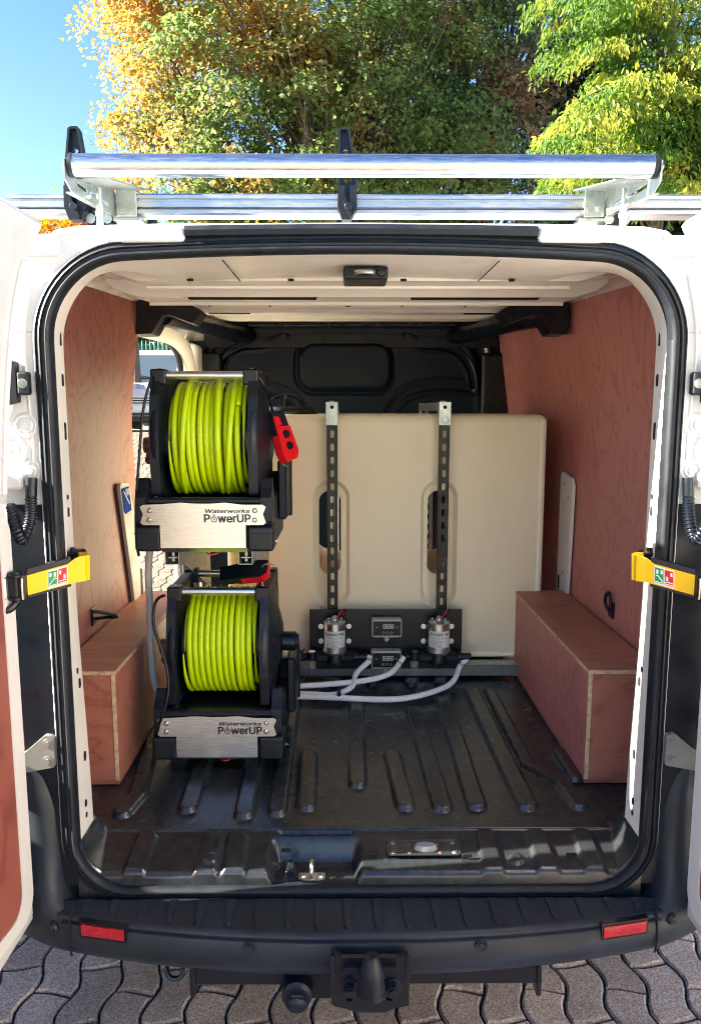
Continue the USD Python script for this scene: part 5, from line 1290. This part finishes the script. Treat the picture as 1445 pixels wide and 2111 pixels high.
# rack of slotted channel carrying the upper reel
rk = thing('reel_rack', 'steel channel rack holding the upper hose reel above the lower one', 'rack', (RX, .7, .575))
def usec(x, y0, y1, z0, mat, name):
    w = .0205
    part(name, cat([box(x - w, x + w, y0, y1, z0, z0 + .0025, .0005), box(x - w, x - w + .0025, y0, y1, z0, z0 + .041, .0005), box(x + w - .0025, x + w, y0, y1, z0, z0 + .041, .0005), box(x - w, x - w + .010, y0, y1, z0 + .0385, z0 + .041, .0005), box(x + w - .010, x + w, y0, y1, z0 + .0385, z0 + .041, .0005)]), mat, rk)
for px in (358, 508):
    x = P(px, 1155, y=.40)[0]
    usec(x, .38, .96, uZ - .046, GALV, 'upper_rail')
    part('rail_bolt', cat([cyl(.006, (x, .40, uZ - .04), (x, .40, uZ + .006)), box(x - .014, x + .014, .39, .42, uZ - .030, uZ - .025, .001)]), GALV, rk)
    x2 = P(px + 12, 1585, y=.40)[0]
    usec(x2, .40, 1.05, .5755, DARKSTRUT, 'floor_rail')
    part('rail_end_cap', box(x2 - .022, x2 + .022, .394, .402, .574, .614, .002), PLASTIC_S, rk)
    part('rail_bolt', cat([cyl(.006, (x2, .42, .58), (x2, .42, lZ + .004)), box(x2 - .014, x2 + .014, .41, .44, .6145, .619, .001)]), GALV, rk)
for px in (413, 541):
    xc = P(px, 1180, y=.97)[0]
    channel(xc, .965, .60, uZ - .004, name='rack_post', parent=rk, mat=DULL)
for px in (358, 508):
    x = P(px, 1155, y=.40)[0]
    part('diagonal_brace', hull([(x + a, y, z) for a in (-.002, .002) for y, z in ((.45, uZ - .046), (.62, uZ - .046), (.96, uZ - .25), (.96, uZ - .10))]), GALV, rk)
part('post_tie', box(RX - .2, RX + .13, .955, .965, uZ - .09, uZ - .05, .002), DULL, rk)
# handsets
def handset(label, T):
    t = thing('remote_handset', label, 'handset', T(np.zeros((1, 3)))[0])
    def pt(n, m, mat): m = tm(m).copy(); m.vertices = T(m.vertices); part(n, m, mat, t)
    # local: length along +x, width y, thickness z
    pt('body', hull([(x, y, z) for x, y in ((-.075, -.028), (-.07, .03), (.055, .036), (.075, .02), (.075, -.03), (.05, -.036)) for z in (-.012, .012)]), PLASTIC)
    pt('red_cover', cat([hull([(x, y, z) for x, y in ((-.03, -.030), (-.02, .032), (.058, .038), (.078, .022), (.078, -.032), (.052, -.038)) for z in (-.008, .017)]), hull([(x, y, z) for x, y in ((-.06, -.026), (-.03, -.030), (-.03, .0), (-.055, -.004)) for z in (.0, .015)])]), RED)
    for x in (.0, .035): pt('button', lathe([(0, .026), (.010, .025), (.012, .020), (.0125, .012)], (x, 0, 0), 'z'), PLASTIC_S)
    pt('belt_hook', tube(spath([(.06, 0, -.012), (.07, 0, -.022), (.09, 0, -.022), (.095, 0, -.014)], 12), .003, 6), STEEL)
def T1(v):
    v = np.asarray(v, float); o = P(580, 897, y=.52)
    a = math.radians(-72); ex_ = np.array([math.cos(a) * .9, .05, math.sin(a)]); ex_ /= np.linalg.norm(ex_)
    ez = np.array([.80, -.55, .25]); ez -= ex_ * ez.dot(ex_); ez /= np.linalg.norm(ez); ey = np.cross(ez, ex_)
    return o + v[:, :1] * ex_ + v[:, 1:2] * ey + v[:, 2:] * ez
handset('red and black remote handset clipped to the right cheek of the upper reel', T1)
def T2(v):
    v = np.asarray(v, float); o = P(503, 1200, y=lY + .17); o[2] = lZ + .502 + .020
    ex_ = np.array([.96, -.08, .16]); ex_ /= np.linalg.norm(ex_); ez = np.array([-.12, -.62, .78]); ez -= ex_ * ez.dot(ex_); ez /= np.linalg.norm(ez); ey = np.cross(ez, ex_)
    return o + v[:, :1] * ex_ - v[:, 1:2] * ey * .9 - v[:, 2:] * ez
handset('red and black remote handset lying across the handles of the lower reel', T2)
# cables and pipes
def cable(pts, r, mat, label, name='cable', cat_='cable'):
    solo(name, tube(spath(pts, 70), r, 8), mat, label, cat_, smooth=True)
cable([P(318, 772, y=.42), P(309, 790, y=.37), P(298, 830, y=.36), P(290, 900, y=.36), P(284, 980, y=.36), P(280, 1060, y=.37), P(282, 1120, y=.38), P(286, 1145, y=.42)], .0042, PLASTIC_S, 'thin black cable hanging down left of the upper reel')
cable([P(338, 1228, y=.45), P(322, 1240, y=.40), P(316, 1275, y=.38), P(328, 1325, y=.37), P(345, 1385, y=.36), P(347, 1425, y=.35), P(338, 1465, y=.345), P(325, 1500, y=.36), P(316, 1530, y=.42)], .0048, PLASTIC, 'black cable looping down the left side of the lower reel')
cable([P(532, 775, y=.42), P(545, 795, y=.43), P(556, 825, y=.47), P(561, 845, y=.50), P(566, 862, y=.52)], .0045, PLASTIC_S, 'short black cable from the upper reel handle to the red handset')
cable([P(533, 1187, y=.6), P(541, 1220, y=.55), P(545, 1245, y=.52), P(548, 1262, y=.55)], .003, PLASTIC_S, 'short black cable down the right cheek of the lower reel')
cable([P(309, 1130, y=.62), P(306, 1180, y=.62), P(309, 1250, y=.62), P(310, 1310, y=.62), P(313, 1370, y=.62), P(318, 1408, y=.62), P(332, 1440, y=.64)], .0115, GREYHOSE, 'grey braided pipe running down between left box and lower reel', 'water_pipe', 'pipe')
# ------------------------------------------------------------------ beyond the van: parked van, blue car, fence, hedge
def parked_van(x, y, label, W=.95):
    z = float(terrain(y)); t = thing('parked_van', label, 'van', (x, y, z))
    L = 4.4
    body = [(-.02, .30), (-.02, .80), (.25, .98), (1.0, 1.10), (1.75, 1.72), (2.05, 1.78), (4.3, 1.80), (4.4, 1.6), (4.4, .30)]
    def sec(w, ins): return None
    secs = []
    prof = [(0.0, .28, .86), (.0, .55, .90), (.05, .78, .92), (.30, .97, .93), (1.0, 1.08, .94), (1.85, 1.70, .80), (2.2, 1.78, .78), (4.3, 1.78, .80)]
    # body as hulls: bonnet, cabin and box
    H1 = hull([(sx * w, y_, z_) for sx in (-1, 1) for y_, z_, w in ((-.02, .30, .80), (-.02, .70, .84), (.12, .84, .86), (1.1, 1.06, .93), (1.1, .30, .95), (.25, .30, .93))])
    H2 = hull([(sx * w, y_, z_) for sx in (-1, 1) for y_, z_, w in ((.95, 1.02, .92), (1.80, 1.70, .76), (2.1, 1.775, .74), (4.35, 1.79, .76), (4.4, 1.0, .93), (4.4, .30, .95), (.95, .30, .95), (2.0, 1.70, .80))])
    m = cat([H1, H2]); m.vertices += [x, y, z]
    part('body', m, WHITE, t, smooth=30)
    def add(n, mm, mt, sm=30): mm = tm(mm).copy(); mm.vertices += [x, y, z]; return part(n, mm, mt, t, smooth=sm)
    add('windscreen', hull([(sx * w, y_, z_) for sx in (-1, 1) for y_, z_, w in ((.985, 1.085, .80), (1.70, 1.645, .665), (1.02, 1.08, .80), (1.74, 1.64, .665))]), GLASS_DARK)
    for k, zz in enumerate((.545, .595, .645)):
        add('grille_slat', box(-.55, .55, -.045, .0, zz, zz + .022, .004), PLASTIC_S)
    add('bumper', rbox(-.88, .88, -.08, .12, .28, .50, .05), WHITE)
    add('lower_grille', box(-.60, .60, -.095, -.05, .30, .36, .008), PLASTIC_S)
    add('splitter', box(-.82, .82, -.075, .1, .16, .285, .02), PLASTIC_S)
    pl = add('number_plate', box(-.26, .26, -.09, -.078, .40, .50, .004), WHITEP)
    mm = meshkit.text_mesh('R', .07, .004, True); v = mm.vertices.copy(); mm.vertices = np.stack([v[:, 0] - .22, -.0905 - v[:, 2], v[:, 1] + .415], 1); mm.vertices += [x, y, z]
    part('plate_letter', mm, BLACKINK, pl, smooth=False)
    for s in (-1, 1):
        add('headlight', hull([(s * a, y_, z_) for a, y_, z_ in ((.60, -.03, .66), (.60, -.01, .76), (.84, .06, .84), (.88, .10, .72), (.80, .0, .64), (.70, .12, .72))]), GLASS_DARK)
        add('mirror', rbox(min(s * .92, s * 1.08), max(s * .92, s * 1.08), 1.02, 1.14, 1.05, 1.25, .03), PLASTIC_S)
        add('wiper', tube([(s * .1, .97, 1.09), (s * .1 - .45, 1.06, 1.17)], .008, 5), PLASTIC_S)
        for yy in (.85, 3.5):
            w = add('wheel', lathe([(.18, -.09), (.29, -.1), (.315, -.07), (.315, .07), (.29, .1), (.18, .09)], (s * .80, yy, .315), 'x', 28), TYRE)
            add('hubcap', lathe([(0, -.07), (.18, -.09), (.19, .09), (0, .07)], (s * .80, yy, .315), 'x', 20), GALV)
vx, vy = -4.24, 13.9
parked_van(vx, vy, 'small white van parked facing us beyond the side door opening')
# blue car: its rear corner shows beside the parked van
bq = P(262, 840, y=12.6); bq[0] -= .95; z = float(terrain(12.6))
bc = thing('blue_car', 'bright blue car parked left of the small white van', 'car', (bq[0] - .7, 12.6, z))
def addc(n, m, mt): m = tm(m).copy(); m.vertices += [bq[0] - .72, 12.6, z]; part(n, m, mt, bc)
addc('body', cat([hull([(sx * w, y_, z_) for sx in (-1, 1) for y_, z_, w in ((0, .35, .80), (-.03, .6, .84), (.02, .88, .80), (.6, .95, .84), (3.2, .85, .84), (3.9, .6, .74), (3.9, .32, .74), (.3, .28, .84))]), hull([(sx * w, y_, z_) for sx in (-1, 1) for y_, z_, w in ((.05, .9, .76), (.35, 1.38, .58), (1.8, 1.42, .58), (2.7, .92, .76))])]), BLUECAR)
addc('bumper', rbox(-.84, .86, -.10, .3, .20, .42, .06), PLASTIC)
addc('rear_window', hull([(sx * w, y_, z_) for sx in (-1, 1) for y_, z_, w in ((.06, .95, .64), (.29, 1.32, .52), (.12, .95, .64), (.33, 1.32, .52))]), GLASS_DARK)
for s in (-1, 1):
    addc('tail_light', hull([(s * a, y_, z_) for a, y_, z_ in ((.66, -.03, .62), (.66, -.02, .80), (.84, .06, .82), (.86, .06, .62), (.7, .1, .7))]), REDLENS)
    for yy in (.75, 3.2): addc('wheel', lathe([(0, -.1), (.27, -.1), (.30, -.07), (.30, .07), (.27, .1), (0, .1)], (s * .76, yy, .30), 'x', 24), TYRE)
addc('number_plate', box(-.26, .26, -.11, -.098, .44, .54, .004), WHITEP)
# green palisade fence
fy = 20.5; zf = 1.18
fence = thing('palisade_fence', 'green steel palisade fence behind the parked vehicles', 'fence', (-5, fy, zf))
for k in range(72):
    x = -9.0 + k * .118
    pale = hull([(x + a, fy + b, zf + z) for a, b in ((-.034, 0), (.034, 0), (0, -.018)) for z in (.05, 2.28)] + [(x + a, fy, zf + 2.4) for a in (-.004, .004)])
    part('pale', pale, FENCEGREEN, fence, smooth=False)
for z in (.35, 2.0): part('fence_rail', box(-9.1, -.4, fy + .002, fy + .05, zf + z, zf + z + .05, .004), FENCEGREEN, fence)
for x in (-9, -6.2, -3.4, -.6): part('fence_post', box(x - .05, x + .05, fy + .05, fy + .15, zf, zf + 2.35, .01), FENCEGREEN, fence)

# ------------------------------------------------------------------ trees
def leaf_cloud(pos, nrm_bias, size, r_, shape='maple', droop=.0, dirs=None):
    """one small faceted leaf at each position"""
    n = len(pos)
    if shape == 'maple':
        V = np.array([(0, 0, 0), (.46, .22, -.08), (.24, .52, .02), (.0, 1.0, -.12), (-.24, .52, .02), (-.46, .22, -.08)])
        Fc = np.array([(0, 1, 2), (0, 2, 3), (0, 3, 4), (0, 4, 5)])
    else:
        V = np.array([(0, 0, 0), (.20, .35, .05), (.16, .7, .0), (0, 1.05, -.16), (-.16, .7, .0), (-.20, .35, .05)])
        Fc = np.array([(0, 1, 2), (0, 2, 3), (0, 3, 4), (0, 4, 5)])
    up = r_.normal(0, .55, (n, 3)) + nrm_bias; up /= np.linalg.norm(up, axis=1, keepdims=True)
    d = r_.normal(0, 1, (n, 3)) if dirs is None else dirs + r_.normal(0, .35, (n, 3))
    d[:, 2] -= droop
    d -= up * (d * up).sum(1, keepdims=True); d /= np.linalg.norm(d, axis=1, keepdims=True) + 1e-9
    s = np.cross(d, up)
    sz = size * r_.uniform(.65, 1.3, n)
    v = pos[:, None] + sz[:, None, None] * (V[None, :, :1] * s[:, None] + V[None, :, 1:2] * d[:, None] + V[None, :, 2:] * up[:, None])
    f = (Fc[None] + (np.arange(n) * len(V))[:, None, None]).reshape(-1, 3)
    return trimesh.Trimesh(v.reshape(-1, 3), f, process=False)
def limbs(base, targets, r_, trunk_h, r0, fork=5):
    """trunk that forks; every twig reaches a target clump"""
    ms = []
    top = base + np.array([r_.normal(0, .1), r_.normal(0, .1), trunk_h])
    ms.append(tube(spath([base, base + [.03, 0, trunk_h * .5], top], 8), np.linspace(r0 * 1.25, r0 * .8, 8), 8))
    # main limbs: k-means-like grouping of targets
    C = targets[r_.choice(len(targets), fork, replace=False)]
    for _ in range(5):
        lab = np.argmin(((targets[:, None] - C[None]) ** 2).sum(-1), 1)
        C = np.array([targets[lab == k].mean(0) if (lab == k).any() else C[k] for k in range(fork)])
    for k in range(fork):
        T = targets[lab == k]
        if not len(T): continue
        end = top + (C[k] - top) * .85
        mid = (top + end) / 2 + np.array([0, 0, .25]) + r_.normal(0, .12, 3)
        main = spath([top - [0, 0, trunk_h * .2], top, mid, end], 18); rad = np.linspace(r0 * .6, r0 * .16, 18)
        ms.append(tube(main, rad, 6))
        for t in T:
            i = int(np.clip(r_.normal(11, 4), 3, 17)); s = main[i]
            m = (s + t) / 2 + r_.normal(0, .10, 3) - [0, 0, .08 * np.linalg.norm(t - s) * .3]
            ms.append(tube(spath([s, m, t], 5), np.linspace(min(rad[i] * .5, .03), .007, 5), 4, False))
    return cat(ms)
def tree(name, label, base, cents, radii, mat, seed, n_clump, per, lsize, trunk_h, r0, flat=.55, spread=.5, shape='maple', group=None, dens=None):
    r_ = np.random.default_rng(seed)
    z = float(terrain(base[1])); b = np.array([base[0], base[1], z])
    t = thing(name, label, 'tree', b, group=group)
    C = []
    w = np.array([rx * ry * rz for rx, ry, rz in radii]) ** .66; w /= w.sum()
    for k in r_.choice(len(cents), n_clump, p=w):
        u = r_.normal(0, 1, 3); u /= np.linalg.norm(u)
        rr = r_.uniform(.25, 1) ** .45
        C.append(np.array(cents[k]) + u * rr * np.array(radii[k]) * r_.uniform(.92, 1.08))
    C = np.array(C); ctr = np.average(np.array(cents), axis=0, weights=w)
    tw = limbs(b, C[r_.choice(len(C), min(len(C), 260), replace=False)], r_, trunk_h, r0, 7)
    part('trunk', tw, BARK, t, smooth=40)
    P_, N_ = [], []
    for c in C:
        out = (c - ctr); out /= np.linalg.norm(out) + 1e-9
        m = max(8, int(per * r_.uniform(.5, 1.5)))
        sp = spread * r_.uniform(.7, 1.35)
        q = r_.normal(0, 1, (m, 3)) * [sp, sp, sp * flat]
        q[:, 2] -= .18 * (q[:, 0] ** 2 + q[:, 1] ** 2) / sp
        P_.append(c + q); N_.append(np.tile(out * .55 + [0, 0, .75], (m, 1)))
    P_ = np.vstack(P_); N_ = np.vstack(N_)
    cr = leaf_cloud(P_, N_, lsize, r_, shape)
    part('crown', cr, mat, t, smooth=False)
    return t
def at(px, py, y): return P(px, py, y=y)
# big maple, its crown cut by the top of the picture
YM = 12.0
cA = [at(430, 130, YM), at(560, 320, YM - .5), at(330, 60, YM + .3), at(700, 60, YM), at(760, 260, YM + .4), at(420, 380, YM + .2), at(640, 430, YM + .6), at(520, -120, YM), at(850, -60, YM + .6), at(300, 240, YM + .8), at(900, 330, YM + .8)]
rA = [(1.7, 1.6, 1.6), (1.7, 1.5, 1.4), (1.1, 1.2, 1.3), (1.8, 1.6, 1.8), (1.5, 1.5, 1.6), (1.6, 1.3, .9), (2.0, 1.4, .8), (2.6, 2.2, 2.4), (2.2, 2.0, 2.0), (.7, .9, .9), (1.4, 1.4, 1.5)]
tree('maple_tree', 'large maple turning orange and gold beside the open blue sky', (-.6, YM + .6), cA, rA, MAPLE, 11, 820, 105, .085, 2.2, .24, spread=.20, flat=.5)
cB = [at(940, 120, YM + 1.6), at(1010, 300, YM + 1.4), at(860, 380, YM + 2.0), at(1080, 60, YM + 2.2), at(960, -80, YM + 2), at(1000, 430, YM + 2.2), at(760, 120, YM + 2.4), at(700, 380, YM + 2.8)]
rB = [(1.6, 1.4, 1.7), (1.4, 1.3, 1.5), (1.5, 1.3, 1.1), (1.6, 1.4, 1.8), (2.2, 1.8, 2.0), (1.8, 1.3, .9), (1.6, 1.3, 1.7), (1.8, 1.2, 1.3)]
tree('maple_tree', 'dark maple with purplish and bronze tips in the middle', (2.4, YM + 2.2), cB, rB, MAPLE2, 12, 460, 100, .088, 2.4, .22, spread=.21, flat=.5)
# leafy branches of the bright tree at the right: arching sprays of hanging leaves
def spray_tree(name, label, base, tips, mat, seed, lsize, per=34, trunk_h=3.0, r0=.14):
    r_ = np.random.default_rng(seed)
    z = float(terrain(base[1])); b = np.array([base[0], base[1], z])
    t = thing(name, label, 'tree', b)
    ms = [tube(spath([b, b + [.05, 0, trunk_h * .5], b + [-.05, .05, trunk_h]], 8), np.linspace(r0 * 1.2, r0 * .8, 8), 8)]
    top = b + np.array([-.05, .05, trunk_h]); lead = top + np.array([.0, .1, 5.2])
    stem = spath([top, (top + lead) / 2 + [.15, 0, 0], lead], 20); ms.append(tube(stem, np.linspace(r0 * .8, .03, 20), 7))
    pos, dirs, nrm = [], [], []
    for tip in tips:
        i = int(np.clip(np.argmin(np.abs(stem[:, 2] - tip[2] + .5)) + r_.integers(-2, 2), 0, 19)); s = stem[i]
        v = tip - s
        m = s + v * .55 + np.array([0, 0, .35 + .12 * np.linalg.norm(v)])
        br = spath([s, m, tip], 22); ms.append(tube(br, np.linspace(.022, .004, 22), 5, False))
        d = np.gradient(br, axis=0); d /= np.linalg.norm(d, axis=1, keepdims=True)
        for k in range(6, 22):
            q = max(2, int(per * r_.uniform(.5, 1.2) * (.45 + k / 26)))
            side = np.cross(d[k], [0, 0, 1.0]); side /= np.linalg.norm(side) + 1e-9
            u = r_.normal(0, 1, (q, 1)); sp = .13 + .10 * math.sin(k / 21 * 3)
            pos.append(br[k] + u * side * sp + r_.normal(0, .05, (q, 3)) - np.array([0, 0, 1.0]) * (np.abs(u) * .07))
            dirs.append(np.sign(u) * side * .5 + d[k] * .5 + np.array([0, 0, -1.0]))
            nrm.append(np.tile(d[k] * .3 + [0, -.4, .5], (q, 1)) + np.sign(u) * side * .5)
    part('trunk', cat(ms), BARK, t, smooth=40)
    part('crown', leaf_cloud(np.vstack(pos), np.vstack(nrm), lsize, r_, 'long', dirs=np.vstack(dirs)), mat, t, smooth=False)
YB_ = 8.6
r_ = np.random.default_rng(31)
tips = [at(*q, YB_ + r_.uniform(-.9, 1.0)) for q in ((1105, 130), (1170, 230), (1130, 60), (1180, 110), (1260, 60), (1120, 290), (1210, 250), (1290, 160), (1340, 250), (1400, 180), (1430, 60), (1400, 300), (1250, 330), (1160, 340), (1320, 330), (1420, 400), (1240, 10), (1180, -40), (1300, -60), (1210, 170), (1360, 380), (1300, 270), (1380, 120), (1280, 380), (1445, 250), (1460, 330), (1500, 200), (1500, 100), (1550, 300), (1090, 20), (1480, 420), (1140, 395))]
tips += [at(r_.uniform(1110, 1600), r_.uniform(-260, 420), YB_ + r_.uniform(.4, 1.8)) for _ in range(60)]
tips = [q for q in tips if not (1318 < CX + FPX * ((q - EYE) @ _r) / ((q - EYE) @ _f) < 1436 and CY - FPX * ((q - EYE) @ _u) / ((q - EYE) @ _f) < 135)]
spray_tree('bright_tree', 'young tree with bright yellow-green drooping leaves at the right', (4.35, YB_ + .6), tips, BRIGHT, 21, .088, per=46)
# dark evergreen behind the bright tree, low amber shrub at the left, backdrop trees
tree('evergreen_tree', 'dark evergreen tree standing behind the bright tree', (5.4, 14.6), [at(1240, 430, 14.5), at(1400, 440, 14.2), at(1200, 250, 15), at(1330, 330, 15), at(1480, 380, 14.5), at(1180, 120, 15)], [(1.6, 1.2, 1.2), (1.6, 1.2, 1.0), (1.4, 1.2, 2.0), (1.5, 1.2, 1.2), (1.5, 1.2, 1.4), (1.2, 1, 1.6)], DARKLEAF, 14, 420, 60, .13, 2.2, .2, spread=.3)
tree('amber_tree', 'small tree with amber and orange leaves behind the left end of the rack', (-4.6, 14.8), [at(140, 480, 14.5), at(200, 470, 14.5), at(170, 440, 14.8), at(110, 520, 14.5)], [(.8, .8, .55), (.8, .8, .6), (.5, .5, .3), (.8, .8, .6)], AMBER, 15, 120, 42, .10, 2.0, .1, spread=.2)
for k, (x, y, cz, s) in enumerate(((-8.5, 25.5, 3.6, 15), (-5.6, 25, 3.4, 16), (-2.4, 26, 3.8, 17), (1.2, 25.6, 3.9, 18), (4.8, 26, 3.8, 19), (8.2, 25.2, 3.9, 20))):
    lab = ['dark leafy tree behind the fence, furthest left', 'dark leafy tree behind the green fence and parked van', 'dark tree far behind the large maple', 'dark tree far behind the middle maple', 'dark tree far behind the evergreen', 'dark tree far behind the bright tree at the right edge'][k]
    tree('background_tree', lab, (x, y), [np.array([x, y, cz]), np.array([x + .8, y + .3, cz + 1.5]), np.array([x - .8, y - .2, cz - .9])], [(2.0, 1.4, 1.6), (1.5, 1.2, 1.3), (1.6, 1.2, 1.3)] if k != 0 else [(1.8, 1.2, .9), (1.2, 1, .5), (1.6, 1.2, 1.0)], DARKLEAF, 40 + k, 170, 46, .2, 1.5, .2, spread=.36)
# ------------------------------------------------------------------ the next car in the row, to the left
def plain_car(x, y, label, paint):
    z = float(terrain(y)); t = thing('parked_car', label, 'car', (x, y, z))
    def add(n, mm, mt): mm = tm(mm).copy(); mm.vertices += [x, y, z]; return part(n, mm, mt, t, smooth=30)
    add('body', cat([hull([(sx * w, y_, z_) for sx in (-1, 1) for y_, z_, w in ((-2.1, .35, .80), (-2.15, .62, .84), (-2.05, .86, .80), (-1.3, .95, .86), (1.2, .95, .87), (2.1, .74, .78), (2.15, .5, .80), (2.05, .26, .78), (-2.0, .24, .80))]), hull([(sx * w, y_, z_) for sx in (-1, 1) for y_, z_, w in ((-1.9, .88, .78), (-1.45, 1.40, .60), (.1, 1.45, .60), (1.15, .92, .80))])]), paint)
    add('side_glass', hull([(sx * w, y_, z_) for sx in (-1, 1) for y_, z_, w in ((-1.5, .96, .775), (-1.3, 1.34, .645), (.1, 1.37, .645), (.85, .96, .78))]), GLASS_DARK)
    for s in (-1, 1):
        for yy in (-1.3, 1.35): add('wheel', lathe([(0, -.1), (.28, -.11), (.315, -.08), (.315, .08), (.28, .11), (0, .1)], (s * .77, yy, .315), 'x', 28), TYRE)
        add('tail_light', hull([(s * a, y_, z_) for a, y_, z_ in ((.60, -2.15, .66), (.60, -2.10, .82), (.83, -2.02, .84), (.85, -2.0, .66), (.7, -1.95, .72))]), REDLENS)
        add('headlight', hull([(s * a, y_, z_) for a, y_, z_ in ((.50, 2.13, .60), (.50, 2.08, .70), (.80, 1.98, .74), (.80, 2.0, .60), (.6, 1.9, .64))]), GLASS_DARK)
        add('mirror', rbox(min(s * .86, s * 1.0), max(s * .86, s * 1.0), .72, .84, .93, 1.06, .03), paint)
plain_car(-2.80, -.5, 'dark grey hatchback parked in the next bay on the left', M('grey_car_paint', (.10, .11, .12), .25, coat=.6))
# ------------------------------------------------------------------ the pale workshop that closes the yard on the right, behind the viewer
WALLM = M('pale_render_wall', (.56, .50, .42), .85, var=(1.2, .08))
shop = thing('workshop', 'pale rendered workshop building closing the yard on the right', 'building', (11.5, -9, 0))
part('wall', box(8.2, 15.5, -18, 1.0, -.05, 5.2, .02), WALLM, shop)
part('roof', hull([(x, y, z) for y in (-18.3, 1.3) for x, z in ((7.9, 5.2), (15.8, 5.2), (11.8, 6.6))]), M('roof_sheet', (.22, .23, .24), .6), shop)
for y in (-15.5, -9.5, -1.2):
    wf = part('window', box(8.17, 8.21, y - .7, y + .7, 1.3, 2.6, .01), WHITE, shop)
    part('pane', box(8.155, 8.168, y - .62, y + .62, 1.38, 2.52, .003), GLASS_DARK, wf)
rd = part('roller_door', box(8.15, 8.21, -7.6, -3.8, -.02, 3.4, .01), M('roller_door_paint', (.55, .56, .55), .5), shop)
for k in range(16): part('door_slat', box(8.135, 8.149, -7.5, -3.9, .05 + k * .205, .235 + k * .205, .006), M('roller_slat_paint', (.6, .61, .6), .5) if k == 0 else '/World/Looks/roller_slat_paint', rd)
